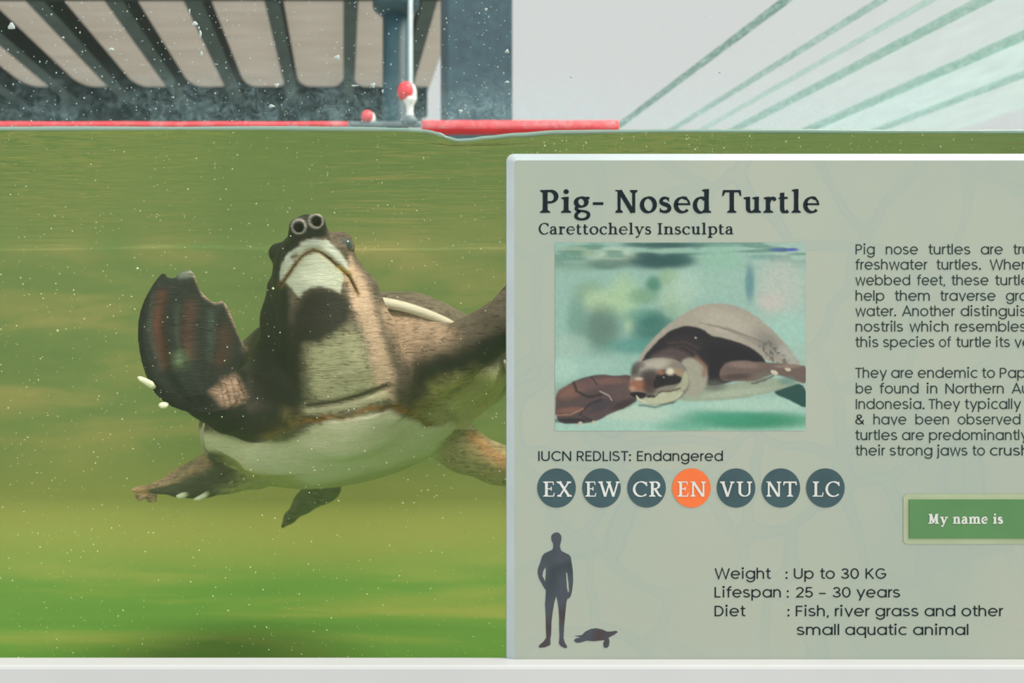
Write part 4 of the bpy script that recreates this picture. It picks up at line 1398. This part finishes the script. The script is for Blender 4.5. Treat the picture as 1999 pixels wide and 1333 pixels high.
        foot(.13, 1, .7, .6, -1); foot(.70, 0, .6, .7); foot(.68, 1, .5, .5, -1); foot(.14, 0, .5, .5)
    elif ch in 'VW':
        x = 0
        for q in range(2 if ch == 'W' else 1):
            quads.extend(ribbon([(.12 + x, 1), (.40 + x, 0)], thick)); quads.extend(ribbon([(.40 + x, 0), (.66 + x, 1)], lambda a, b, t: H * 1.35))
            foot(.12 + x, 1, .7, .6, -1); x += .48
        foot(.66 + x - .48, 1, .5, .5, -1)
    elif ch == 'U':
        pn([(.20, 1), (.20, .32)] + arc(.47, .32, .27, .32 - H / 2, 180, 360, 22)[1:] + [(.74, 1)], f=lambda a, b, t: H + (T - H) * abs(b) * (1 if t < .5 else .45))
        foot(.20, 1, 1, 1, -1); foot(.74, 1, .7, .7, -1)
    elif ch == 'M':
        quads.extend(ribbon([(.20, 0), (.22, 1)], lambda a, b, t: H * 1.5)); quads.extend(ribbon([(.24, 1), (.54, .08)], thick)); quads.extend(ribbon([(.54, .08), (.82, 1)], lambda a, b, t: H * 1.3))
        quads.extend(ribbon([(.88, 0), (.84, 1)], thick)); foot(.20); foot(.88); foot(.22, 1, .8, 0, -1); foot(.84, 1, 0, .8, -1)
    return quads + polys

ADV_SANS = {' ': .26, 'i': 0, 'l': 0}
def word_polys(word, kind, **kw):
    x = 0; out = []
    for ch in word:
        g_ = sans(ch, kw['s']) if kind == 'sans' else serif(ch, kw['T'], kw['H'])
        if ch == ' ':
            x += .30; continue
        lo = min(p[0] for q in g_ for p in q); hi = max(p[0] for q in g_ for p in q)
        gap = (.088 if kind == 'sans' else .10 if kw['T'] < .2 else .06)
        if kind == 'sans':
            if ch in 'tfwvyrTAWk,.': gap = .055
            if ch in 'ilnhmubpPIEFLDRNUK': gap = .11
        base_l = min(getattr(q, 'layer', 1 << 30) for q in g_)
        top_l = max(getattr(q, 'layer', -1) for q in g_) - base_l + 1 if base_l < 1 << 30 else 0
        for i_, q in enumerate(g_):
            c = Q([(p[0] - lo + x, p[1]) for p in q])
            if hasattr(q, 'layer'): c.layer = q.layer - base_l
            else: top_l += 1; c.layer = top_l
            out.append(c)
        x += hi - lo + gap
    return out

def text_mesh(items, lift, thick=0.00035):
    """items: (polys, x0px, basepx, sx, sy) -> thin raised print"""
    verts, faces = [], []
    for polys, x0, y0, sx, sy in items:
        for q in polys:
            q0 = q
            b = len(verts); n = len(q)
            area = sum(q[i][0] * q[(i + 1) % n][1] - q[(i + 1) % n][0] * q[i][1] for i in range(n))
            if area < 0: q = q[::-1]
            for p in q:
                verts.append(SP(x0 + p[0] * sx, y0 - p[1] * sy, lift + thick + getattr(q0, 'layer', 0) * 1.2e-5))
            faces.append(tuple(range(b, b + n)))
    return mesh_of(verts, faces)

def fit(word, kind, x0, x1, base, em, **kw):
    """one word set between two pixel columns (x1 None: natural width)"""
    pl = word_polys(word, kind, **kw)
    w = max(p[0] for q in pl for p in q)
    sx = em if x1 is None else (x1 - x0) / w
    return (pl, x0, base, sx, em)

# ---- materials of the print
SIGN_K = .60
def to_srgb(c):
    return tuple(255 * (12.92 * v if v < .0031308 else 1.055 * v ** (1 / 2.4) - .055) for v in c)
def pk(c, k=SIGN_K): return to_srgb([v * k for v in lin(c)])
def print_mat(name, srgb, rough=.45, vary=.05):
    return simple_mat(name, pk(srgb), rough, vary=vary, scale=40, spec=.12)
M_ink = print_mat('ink', (16, 34, 40))
M_ink2 = print_mat('ink_grey', (34, 56, 54))
M_cream = print_mat('cream_print', (232, 234, 230))
m, nt = new_mat('sign_face')
out = nd(nt, 'ShaderNodeOutputMaterial'); b = nd(nt, 'ShaderNodeBsdfPrincipled', Roughness=.4); b.inputs['Specular IOR Level'].default_value = .3
vc = coords(nt, (1, 1, 1))
nz = nt.nodes.new('ShaderNodeTexNoise'); nz.inputs['Scale'].default_value = 9; nt.links.new(vc, nz.inputs['Vector'])
mxv = nd(nt, 'ShaderNodeMixRGB', blend_type='ADD'); mxv.inputs[0].default_value = .06
nt.links.new(vc, mxv.inputs[1]); nt.links.new(nz.outputs['Color'], mxv.inputs[2])
vo = nt.nodes.new('ShaderNodeTexVoronoi'); vo.feature = 'DISTANCE_TO_EDGE'; vo.inputs['Scale'].default_value = 11.5; vo.inputs['Randomness'].default_value = .9
nt.links.new(mxv.outputs[0], vo.inputs['Vector'])
fade = ramp(nt, noise(nt, coords(nt), 5, 2), [(.35, (.3, .3, .3, 1)), (.6, (1, 1, 1, 1))]).outputs[0]
edge = ramp(nt, vo.outputs['Distance'], [(0.0, (.38, .38, .38, 1)), (.034, (.38, .38, .38, 1)), (.042, (1, 1, 1, 1)), (.050, (.9, .9, .9, 1)), (.062, (0, 0, 0, 1))]).outputs[0]
ef = math_node(nt, 'MULTIPLY', math_node(nt, 'MULTIPLY', edge, fade), .55)
basec = ramp(nt, noise(nt, coords(nt), 3.2, 3), [(.35, lin4((140, 150, 139))), (.65, lin4((147, 153, 140)))])
mx = nt.nodes.new('ShaderNodeMixRGB'); nt.links.new(ef, mx.inputs[0]); nt.links.new(basec.outputs[0], mx.inputs[1]); mx.inputs[2].default_value = lin4((128, 146, 142))
nt.links.new(mx.outputs[0], b.inputs['Base Color']); nt.links.new(b.outputs[0], out.inputs[0])
M_face = m
M_edge = simple_mat('clear_sign_edge', pk((200, 216, 220)), .3, vary=.06, scale=20)
M_plate = simple_mat('green_plate', pk((80, 140, 78)), .5, vary=.10, scale=14)
M_halo = simple_mat('plate_halo', pk((176, 192, 154)), .5, vary=.08, scale=22)
M_badge = print_mat('badge_slate', (72, 98, 104), .5, .10)
M_orange = print_mat('badge_orange', (255, 128, 72), .5, .04)

# ---- board: chamfered clear plate with a printed face
sx0, sx1, sy0, sy1 = 990, 2560, 299, 1312
sign = empty('information_sign', SP(1400, sy1)); tag(sign, 'pale green information board fixed to the tank glass beside the swimming turtle', 'sign')
def rrect(x0, y0, x1, y1, r, n=6):
    out_ = []
    for cx, cy, a0 in ((x1 - r, y0 + r, -90), (x1 - r, y1 - r, 0), (x0 + r, y1 - r, 90), (x0 + r, y0 + r, 180)):
        for i in range(n + 1):
            a = R(a0 + 90 * i / n); out_.append((cx + r * math.cos(a), cy + r * math.sin(a)))
    return out_
o_ring = rrect(sx0, sy0, sx1, sy1, 14); i_ring = rrect(sx0 + 14, sy0 + 14, sx1 - 14, sy1 - 12, 5)
back = [SP(a, b_) for a, b_ in o_ring]
for p in back: p.y = -0.0002
mid = [SP(a, b_) for a, b_ in o_ring]
for p in mid: p.y = -0.0045
frontr = [SP(a, b_) for a, b_ in i_ring]
n = len(back)
verts = back + mid + frontr
faces = []
for i in range(n):
    j = (i + 1) % n
    faces += [(i, j, n + j, n + i), (n + i, n + j, 2 * n + j, 2 * n + i)]
faces.append(tuple(range(n)))
link('clear_edge', mesh_of(verts, faces), M_edge, sign)
link('board_face', mesh_of(frontr, [tuple(range(n))]), M_face, sign)

# ---- heading
tT = dict(T=.185, H=.085)
link('heading_lettering', text_mesh([fit('Pig-', 'serif', 1054, 1177.7, 415.4, 44.4, **tT), fit('Nosed', 'serif', 1201, 1388, 415.4, 44.4, **tT), fit('Turtle', 'serif', 1409.7, 1599.4, 415.4, 44.4, **tT)], 0), M_ink, sign)
tS = dict(T=.15, H=.072)
link('subheading_lettering', text_mesh([fit('Carettochelys', 'serif', 1051.6, 1271, 457.5, 22, **tS), fit('Insculpta', 'serif', 1283.6, 1431.3, 457.5, 22, **tS)], 0), M_ink, sign)
# ---- description
def c1(x): return 1650 + x / 5.554
def c2(x): return 1650 + x / 5.728
para1 = [(496.5, [('Pig', 112, 318), ('nose', 440, 787), ('turtles', 902, 1355), ('are', 1470, 1707), ('truly', 1822, None)]),
         (526.3, [('freshwater', 110, 890), ('turtles.', 988, 1470), ('When', 1565, 1985)]),
         (556.7, [('webbed', 110, 702), ('feet,', 778, 1082), ('these', 1152, 1552), ('turtles', 1625, 2078)]),
         (587.0, [('help', 112, 422), ('them', 537, 915), ('traverse', 1030, 1628), ('gro', 1742, None)]),
         (617.0, [('water.', 110, 550), ('Another', 615, 1188), ('distinguis', 1252, 1960)]),
         (647.2, [('nostrils', 112, 625), ('which', 697, 1117), ('resembles', 1192, 1958)]),
         (677.5, [('this', 110, 358), ('species', 412, 965), ('of', 1017, 1145), ('turtle', 1203, 1578), ('its', 1632, 1783), ('ve', 1835, None)])]
para2 = [(737.5, [('They', 112, 465), ('are', 515, 757), ('endemic', 812, 1478), ('to', 1530, 1672), ('Pap', 1728, None)]),
         (768.0, [('be', 118, 298), ('found', 385, 818), ('in', 908, 1027), ('Northern', 1120, 1770), ('Au', 1860, None)]),
         (798.3, [('Indonesia.', 118, 885), ('They', 932, 1283), ('typically', 1338, 1965)]),
         (828.3, [('&', 112, 212), ('have', 315, 682), ('been', 785, 1157), ('observed', 1257, 1957)]),
         (858.9, [('turtles', 112, 580), ('are', 635, 880), ('predominantly', 937, 2045)]),
         (889.0, [('their', 115, 445), ('strong', 498, 972), ('jaws', 1022, 1365), ('to', 1422, 1560), ('crush', 1617, 2052)])]
for para, cf in ((para1, c1), (para2, c2)):
    items = [fit(w, 'sans', cf(a), None if b_ is None else cf(b_), base, 28.0, s=.076) for base, ws in para for w, a, b_ in ws]
    link('description_lettering', text_mesh(items, 0), M_ink2, sign)
def c3(x): return 1380 + x / 3.2294
facts = [(1129.5, [('Weight', 48, 402), (':', 495, 508), ('Up', 548, 672), ('to', 714, 805), ('30', 845, 957), ('KG', 1000, 1130)]),
         (1166.0, [('Lifespan', 48, 465), (':', 503, 515), ('25', 557, 667), ('-', 707, 748), ('30', 792, 905), ('years', 943, 1217)]),
         (1202.6, [('Diet', 48, 242), (':', 507, 520), ('Fish,', 560, 768), ('river', 807, 1025), ('grass', 1062, 1333), ('and', 1372, 1565), ('other', 1605, 1867)]),
         (1239.2, [('small', 567, 833), ('aquatic', 872, 1258), ('animal', 1300, 1647)])]
link('facts_lettering', text_mesh([fit(w, 'sans', c3(a), c3(b_), base, 29.2, s=.080) for base, ws in facts for w, a, b_ in ws], 0), M_ink, sign)
def c4(x): return 1030 + x / 3.1234
link('status_lettering', text_mesh([fit(w, 'sans', c4(a), c4(b_), 899.7, 27.5, s=.080) for w, a, b_ in (('IUCN', 65, 265), ('REDLIST:', 300, 630), ('Endangered', 667, 1190))], 0), M_ink, sign)
for w, cx, a, b_ in (('EX', 1086.3, 93, 270), ('EW', 1174, 350, 562), ('CR', 1262, 640, 817), ('EN', 1349.5, 912, 1085), ('VU', 1436.6, 1170, 1368), ('NT', 1524, 1452, 1640), ('LC', 1611, 1735, 1900)):
    ring = arc(cx, 952.3, 37.6, 38.2, 0, 354, 59)
    me = mesh_of([SP(x_, y_, .0004) for x_, y_ in ring], [tuple(range(len(ring)))])
    bd = link('status_badge', me, M_orange if w == 'EN' else M_badge, sign)
    if w == 'EN': bd['label'] = 'orange round badge reading EN'
    link('badge_lettering', text_mesh([fit(w, 'serif', c4(a), c4(b_), 969, 29.5, T=.150, H=.072)], .0004), M_cream, bd)
# ---- name plate
ring = rrect(1763, 963.5, 2420, 1061.5, 9)
pl = link('name_plate', mesh_of([SP(a, b_, .0004) for a, b_ in ring], [tuple(range(len(ring)))]), M_halo, sign)
pm = box_me(tuple(map(min, SP(1773.8, 1050.6), SP(2405, 974.6))), tuple(map(max, SP(1773.8, 1050.6, .0014), SP(2405, 974.6, .0014))))
vv = [SP(1773.8, 1050.6, .0004), SP(2405, 1050.6, .0004), SP(2405, 974.6, .0004), SP(1773.8, 974.6, .0004), SP(1773.8, 1050.6, .0012), SP(2405, 1050.6, .0012), SP(2405, 974.6, .0012), SP(1773.8, 974.6, .0012)]
bpy.data.meshes.remove(pm)
link('green_panel', mesh_of(vv, [(4, 5, 6, 7), (0, 1, 5, 4), (1, 2, 6, 5), (2, 3, 7, 6), (3, 0, 4, 7)]), M_plate, pl)
def c5(x): return 1640 + x / 5.568
tB = dict(T=.24, H=.12)
link('plate_lettering', text_mesh([fit(w, 'serif', c5(a), c5(b_), 1021.5, 19.2, **tB) for w, a, b_ in (('My', 945, 1165), ('name', 1212, 1595), ('is', 1648, 1760))], .0012), M_cream, pl)

# ---- silhouettes
def fill_mesh(outer, holes, cf, lift):
    loops = [[Vector((a, b_, 0)) for a, b_ in lp] for lp in [outer] + holes]
    tris = tessellate_polygon(loops)
    flat_ = [p for lp in loops for p in lp]
    verts = [SP(*cf(p.x, p.y), lift) for p in flat_]
    faces = []
    for t in tris:
        a, b_, c = (verts[i] for i in t)
        nrm = (b_ - a).cross(c - a)
        faces.append(tuple(t) if nrm.y < 0 else tuple(t)[::-1])
    return mesh_of(verts, faces)
def c6(x, y): return (1030 + x / 4.2577, 1020 + y / 4.2577)
MAN = [(237, 80), (215, 88), (198, 105), (195, 130), (203, 160), (212, 172), (213, 212), (200, 228), (140, 255), (122, 275), (100, 345), (85, 385), (83, 420), (95, 465), (120, 510), (133, 535), (152, 560),
       (150, 610), (145, 680), (150, 760), (152, 880), (155, 955), (135, 985), (95, 1020), (95, 1038), (140, 1036), (185, 1018), (190, 1000), (188, 965), (195, 930), (198, 820), (208, 740), (222, 660), (237, 608),
       (248, 650), (258, 720), (262, 800), (262, 880), (265, 940), (262, 975), (260, 1005), (275, 1025), (305, 1042), (328, 1040), (325, 1020), (310, 1000), (298, 960), (303, 860), (312, 760), (322, 660), (330, 632),
       (345, 628), (360, 605), (370, 560), (378, 490), (375, 400), (368, 350), (358, 285), (345, 268), (280, 235), (272, 215), (268, 190), (275, 165), (280, 140), (280, 110), (262, 86)]
HOLES = [[(148, 368), (130, 400), (122, 440), (145, 490), (150, 440), (152, 400)], [(318, 410), (330, 420), (340, 500), (345, 570), (335, 580), (326, 540), (322, 480)]]
m, nt = new_mat('silhouette_print')
out = nd(nt, 'ShaderNodeOutputMaterial'); b = nd(nt, 'ShaderNodeBsdfPrincipled', Roughness=.4)
rr_ = ramp(nt, noise(nt, coords(nt), 26, 2, .4, .6), [(.3, lin4((22, 36, 44))), (.47, lin4((42, 54, 64))), (.58, lin4((46, 38, 42))), (.72, lin4((18, 24, 30)))])  # navy and brown mottling imitates reflections on the dark print
nt.links.new(rr_.outputs[0], b.inputs['Base Color']); nt.links.new(b.outputs[0], out.inputs[0])
link('person_silhouette', fill_mesh(MAN, HOLES, c6, .0003), m, sign)
TUR = [(385, 975), (388, 985), (410, 998), (440, 995), (490, 980), (550, 985), (610, 978), (640, 975), (628, 1000), (632, 1035), (655, 1042), (675, 1025), (680, 985), (672, 955), (720, 930), (750, 908), (735, 898), (690, 905), (660, 905),
       (620, 888), (570, 877), (525, 883), (480, 905), (450, 935), (420, 938), (385, 940), (420, 947), (440, 955), (400, 962)]
link('turtle_silhouette', fill_mesh(TUR, [], c6, .0003), m, sign)

# ---- printed picture of a turtle, painted on a fine grid
GXN, GYN = 326, 244
u_, v_ = np.meshgrid(np.linspace(12, 1728, GXN), np.linspace(12, 1300, GYN))
u_ = u_.ravel().astype(np.float32); v_ = v_.ravel().astype(np.float32)
pic = np.tile(srgb((150, 192, 178)), (len(u_), 1))
w1 = vnoise(u_ / 60, v_ / 60, u_ * 0 + 3); w2 = vnoise(u_ / 16, v_ / 16, u_ * 0 + 7); w3 = vnoise(u_ / 130 + 9, v_ / 110, u_ * 0 + 1)
w4 = vnoise(u_ / 140, v_ / 18, u_ * 0 + 5)
def pmix(mk, c):
    global pic
    mk = np.clip(mk, 0, 1)[:, None]
    pic = pic * (1 - mk) + srgb(c)[None] * mk
def pell(cx, cy, rx, ry, c, amt=1.0, ang=0.0):
    ca, sa = math.cos(R(ang)), math.sin(R(ang))
    a = (u_ - cx) * ca + (v_ - cy) * sa; b_ = -(u_ - cx) * sa + (v_ - cy) * ca
    pmix(np.exp(-((a / rx) ** 2 + (b_ / ry) ** 2) ** 2.0) * amt, c)
def ppoly(poly, c, soft=8, amt=1.0, wob_=6, n=2):
    sd_ = poly_sd(u_ + (w2 - .5) * wob_, v_ + (w1 - .5) * wob_, smooth_poly(poly, n))
    pmix(sstep(soft, -soft, sd_) * amt, c)
def pline(pts, c, w, amt=1.0):
    pmix(np.exp(-(line_d(u_ + (w2 - .5) * 5, v_ + (w2 - .5) * 5, pts) / w) ** 2) * amt, c)
# background, out of focus
pmix(sstep(900, 1728, u_) * .5, (176, 200, 188))
pell(150, 150, 240, 60, (132, 172, 152), .8); pell(430, 110, 180, 70, (182, 204, 180), .8); pell(180, 70, 130, 40, (150, 178, 152), .9)
pmix(sstep(.45, .75, w4) * sstep(230, 60, v_) * .7, (90, 150, 132))
pell(760, 30, 260, 22, (30, 96, 94), .9); pell(720, 140, 240, 58, (20, 92, 92), .95); pell(860, 130, 110, 50, (28, 104, 98), .7); pell(640, 95, 80, 24, (24, 90, 92), .7)
pell(820, 70, 240, 16, (150, 190, 170), .8); pell(380, 160, 150, 40, (70, 122, 108), .7)
pell(1150, 120, 160, 90, (148, 196, 174), .9); pell(1450, 110, 120, 20, (110, 168, 160), .7); pell(1560, 62, 90, 12, (36, 92, 170), .95); pell(1640, 60, 40, 12, (20, 80, 190), .8)
pell(250, 360, 120, 90, (140, 178, 146), .8); pell(330, 420, 130, 90, (178, 208, 168), .9); pell(480, 380, 110, 150, (172, 206, 162), .85); pell(520, 560, 36, 70, (176, 206, 168), .9)
pell(330, 600, 140, 160, (96, 136, 118), .85); pell(160, 560, 70, 180, (112, 160, 142), .7); pell(620, 520, 140, 60, (90, 160, 140), .7)
pell(690, 300, 60, 60, (56, 140, 112), .8); pell(620, 380, 110, 60, (120, 170, 130), .7); pell(830, 400, 110, 130, (168, 200, 170), .8); pell(790, 250, 70, 60, (150, 186, 144), .8)
pell(680, 600, 160, 110, (26, 122, 110), .85, -25); pell(560, 720, 200, 60, (80, 160, 148), .8); pell(810, 480, 60, 50, (150, 186, 160), .8)
pell(930, 300, 140, 110, (178, 208, 190), .7); pell(1150, 300, 190, 110, (156, 196, 180), .8); pell(1550, 330, 160, 220, (190, 196, 186), .75); pell(1490, 420, 90, 60, (204, 192, 186), .6)
pell(1345, 290, 34, 130, (88, 148, 156), .8); pell(1600, 620, 160, 140, (160, 206, 192), .8); pell(120, 720, 120, 90, (172, 200, 184), .6); pell(250, 860, 200, 60, (160, 200, 186), .9); pell(60, 880, 120, 90, (170, 208, 192), .9)
pmix(sstep(1040, 1100, v_) * .9, (164, 206, 190)); pell(560, 1180, 260, 60, (186, 208, 190), .8); pell(1350, 1230, 460, 65, (20, 156, 116), .95); pell(1150, 1200, 260, 60, (60, 172, 140), .6); pell(1300, 1130, 360, 40, (174, 208, 190), .8); pell(900, 1270, 200, 40, (96, 180, 150), .7)
# hind limb behind on the right
ppoly([(1480, 1035), (1600, 990), (1690, 970), (1740, 1030), (1740, 1160), (1640, 1100)], (8, 92, 84), 8)
# shell
ppoly([(565, 850), (600, 770), (680, 670), (800, 560), (920, 480), (1010, 440), (1110, 426), (1230, 440), (1350, 490), (1470, 580), (1580, 690), (1660, 800), (1700, 850), (1600, 850), (1400, 800), (900, 700), (620, 820)], (172, 166, 150), 8)
pell(1180, 560, 220, 90, (186, 180, 164), .8, 15); pell(1480, 700, 130, 60, (140, 140, 130), .7, 40); pell(1600, 780, 90, 40, (176, 180, 170), .8, 40)
pmix(np.exp(-((poly_sd(u_, v_, [(1420, 720), (1480, 700), (1600, 830), (1520, 830)])) / 20).clip(0) ** 2) * sstep(.35, .7, w2) * .6, (70, 74, 72))
for k_ in range(4):
    pline([(1000 + 60 * k_, 560 + 10 * k_), (1200 + 60 * k_, 610 + 20 * k_), (1420 + 40 * k_, 720)], (128, 124, 112), 6, .4)
ppoly([(590, 850), (640, 760), (740, 660), (820, 600), (920, 578), (1020, 600), (1080, 650), (1180, 670), (1290, 700), (1390, 750), (1470, 840), (1400, 880), (1240, 960), (1050, 1010), (900, 900), (700, 800)], (38, 34, 40), 9)
ppoly([(760, 690), (860, 650), (980, 660), (1030, 720), (980, 800), (860, 780), (780, 740)], (58, 46, 48), 24, .8)
pline([(790, 700), (900, 690), (1000, 740)], (86, 70, 66), 7, .7); pline([(800, 730), (900, 720), (980, 770)], (86, 70, 66), 7, .6); pline([(1000, 760), (1060, 840), (1040, 900)], (30, 28, 36), 14, .7)
ppoly([(640, 800), (760, 735), (860, 740), (960, 790), (930, 860), (760, 800)], (104, 88, 84), 18, .8)
ppoly([(1060, 700), (1200, 720), (1340, 740), (1440, 830), (1260, 830), (1180, 870), (1080, 960), (1060, 800)], (20, 18, 30), 16, .9)
# plastron
ppoly([(880, 1060), (980, 980), (1100, 1000), (1300, 960), (1500, 930), (1640, 960), (1690, 970), (1580, 1010), (1400, 1060), (1150, 1098), (980, 1096), (860, 1100)], (160, 176, 152), 10)
pell(1250, 1040, 240, 26, (176, 192, 168), .7, -6); pell(1100, 990, 90, 40, (104, 108, 96), .7)
# right fore limb
ppoly([(1130, 900), (1180, 835), (1280, 815), (1420, 830), (1560, 840), (1690, 850), (1740, 860), (1740, 985), (1660, 960), (1560, 920), (1480, 910), (1380, 960), (1250, 960), (1150, 960)], (122, 104, 94), 8)
pell(1300, 850, 110, 24, (150, 128, 116), .8, 4); pell(1250, 930, 110, 22, (86, 70, 62), .8, -4); pell(1600, 860, 90, 14, (156, 138, 124), .8); pell(1420, 930, 90, 26, (120, 116, 100), .8, -20)
ppoly([(1485, 885), (1520, 885), (1545, 905), (1520, 920), (1490, 910)], (206, 200, 176), 5); ppoly([(1580, 868), (1620, 868), (1632, 885), (1600, 895)], (200, 192, 164), 5)
pline([(1360, 980), (1460, 950), (1510, 920)], (60, 58, 54), 6, .7); pell(1600, 960, 60, 30, (98, 150, 140), .7)
# left fore limb
ppoly([(12, 1040), (80, 1000), (150, 960), (240, 925), (330, 915), (430, 925), (520, 910), (560, 960), (590, 1080), (520, 1130), (400, 1180), (300, 1235), (200, 1250), (12, 1255)], (98, 80, 78), 7)
pell(120, 1030, 110, 50, (146, 104, 84), .8, -18); pell(250, 980, 120, 40, (122, 92, 92), .8, -8); pell(400, 960, 110, 28, (138, 98, 90), .8); pell(470, 1040, 90, 60, (110, 88, 86), .8); pell(300, 1130, 120, 40, (72, 66, 76), .8, -15); pell(120, 1160, 120, 22, (150, 104, 82), .7, -4); pell(480, 1120, 90, 30, (54, 46, 52), .7, -20); pell(120, 1230, 130, 18, (44, 44, 54), .9)
pline([(140, 970), (160, 1030), (240, 1070), (330, 1050)], (40, 34, 38), 10, .8); pline([(260, 930), (300, 985)], (50, 40, 44), 6, .7); pline([(320, 1030), (380, 1060), (400, 1090)], (196, 180, 172), 5, .7); pline([(180, 1190), (250, 1120), (330, 1085)], (40, 36, 42), 8, .7); pline([(20, 1195), (120, 1190), (200, 1150)], (190, 140, 108), 6, .6); pline([(200, 1200), (260, 1230)], (36, 34, 40), 7, .6)
ppoly([(160, 1262), (178, 1232), (205, 1240), (185, 1262)], (190, 184, 160), 4); ppoly([(250, 1262), (268, 1228), (290, 1234), (268, 1258)], (190, 184, 160), 4)
# neck and head
ppoly([(860, 830), (940, 790), (1020, 830), (1060, 900), (1050, 1000), (980, 1070), (900, 1050)], (168, 168, 148), 16)
pline([(980, 800), (1040, 860), (1030, 920)], (150, 112, 84), 18, .7)
ppoly([(530, 905), (560, 850), (620, 815), (720, 795), (830, 810), (900, 850), (930, 920), (935, 1000), (900, 1060), (820, 1110), (700, 1128), (600, 1110), (570, 1080), (600, 1060), (530, 1050), (525, 980)], (142, 136, 122), 6)
pell(690, 850, 120, 42, (190, 184, 168), .9, -12); pell(560, 880, 30, 50, (70, 66, 64), .8, 20); pell(590, 850, 40, 26, (110, 104, 98), .7)
pell(660, 930, 70, 60, (58, 46, 48), .8); pell(580, 990, 64, 42, (168, 108, 76), .95, 15); pell(660, 1000, 50, 60, (70, 40, 36), .8)
ppoly([(700, 930), (720, 890), (770, 880), (830, 900), (890, 940), (880, 970), (800, 990), (740, 1000), (690, 1020), (680, 980)], (34, 30, 30), 9)
pell(745, 948, 34, 28, (6, 8, 14), 1.0); pell(756, 934, 7, 6, (150, 160, 165), .9)
pell(735, 900, 30, 20, (170, 120, 92), .8); pell(800, 895, 32, 26, (222, 214, 190), .95); pell(860, 900, 40, 26, (180, 150, 110), .7, 30)
ppoly([(900, 870), (930, 920), (925, 1000), (860, 1050), (780, 1040), (850, 1000), (885, 950)], (178, 182, 150), 10, .9)
ppoly([(520, 1040), (560, 1030), (640, 1040), (630, 1070), (580, 1080), (540, 1068)], (20, 18, 24), 6); pell(540, 1010, 24, 16, (196, 150, 120), .8)
ppoly([(640, 1072), (700, 1052), (760, 1020), (840, 1040), (900, 1030), (860, 1080), (780, 1110), (680, 1125), (600, 1105), (572, 1080), (568, 1060), (600, 1085)], (186, 192, 160), 6)
pline([(640, 1060), (700, 1060), (740, 1030), (800, 1030), (870, 1010)], (70, 62, 46), 6, .85); pline([(650, 1068), (690, 1068)], (18, 16, 18), 8, .9); pline([(572, 1066), (590, 1092), (640, 1110)], (206, 206, 180), 6, .8)
pline([(590, 1125), (700, 1138), (830, 1105)], (52, 66, 58), 8, .6)
pell(585, 945, 30, 12, (214, 190, 170), .8); pell(975, 664, 8, 7, (190, 190, 190), .9)
pic *= (0.95 + .1 * w2)[:, None]
pic = pic.mean(1, keepdims=True) * .2 + pic * .8
pic = np.clip(np.clip(pic, 1e-4, 1) ** 1.22 * 1.16 * SIGN_K, 0, 1)
verts = [SP(1080 + a / 3.508, 470 + b_ / 3.508, .0003) for a, b_ in zip(u_.tolist(), v_.tolist())]
faces = []
for j in range(GYN - 1):
    for i in range(GXN - 1):
        a = j * GXN + i
        faces.append((a, a + GXN, a + GXN + 1, a + 1))
me = mesh_of(verts, faces)
at = me.color_attributes.new('pigment', 'FLOAT_COLOR', 'POINT')
at.data.foreach_set('color', np.concatenate([pic, np.ones((len(pic), 1))], 1).astype(np.float32).ravel())
m, nt = new_mat('picture_print')
out = nd(nt, 'ShaderNodeOutputMaterial'); b = nd(nt, 'ShaderNodeBsdfPrincipled', Roughness=.4); b.inputs['Specular IOR Level'].default_value = .3
vcn = nd(nt, 'ShaderNodeVertexColor', layer_name='pigment'); nt.links.new(vcn.outputs[0], b.inputs['Base Color']); nt.links.new(b.outputs[0], out.inputs[0])
pp_ = link('picture_print', me, m, sign); pp_['label'] = 'printed colour picture of a turtle gliding to the left'
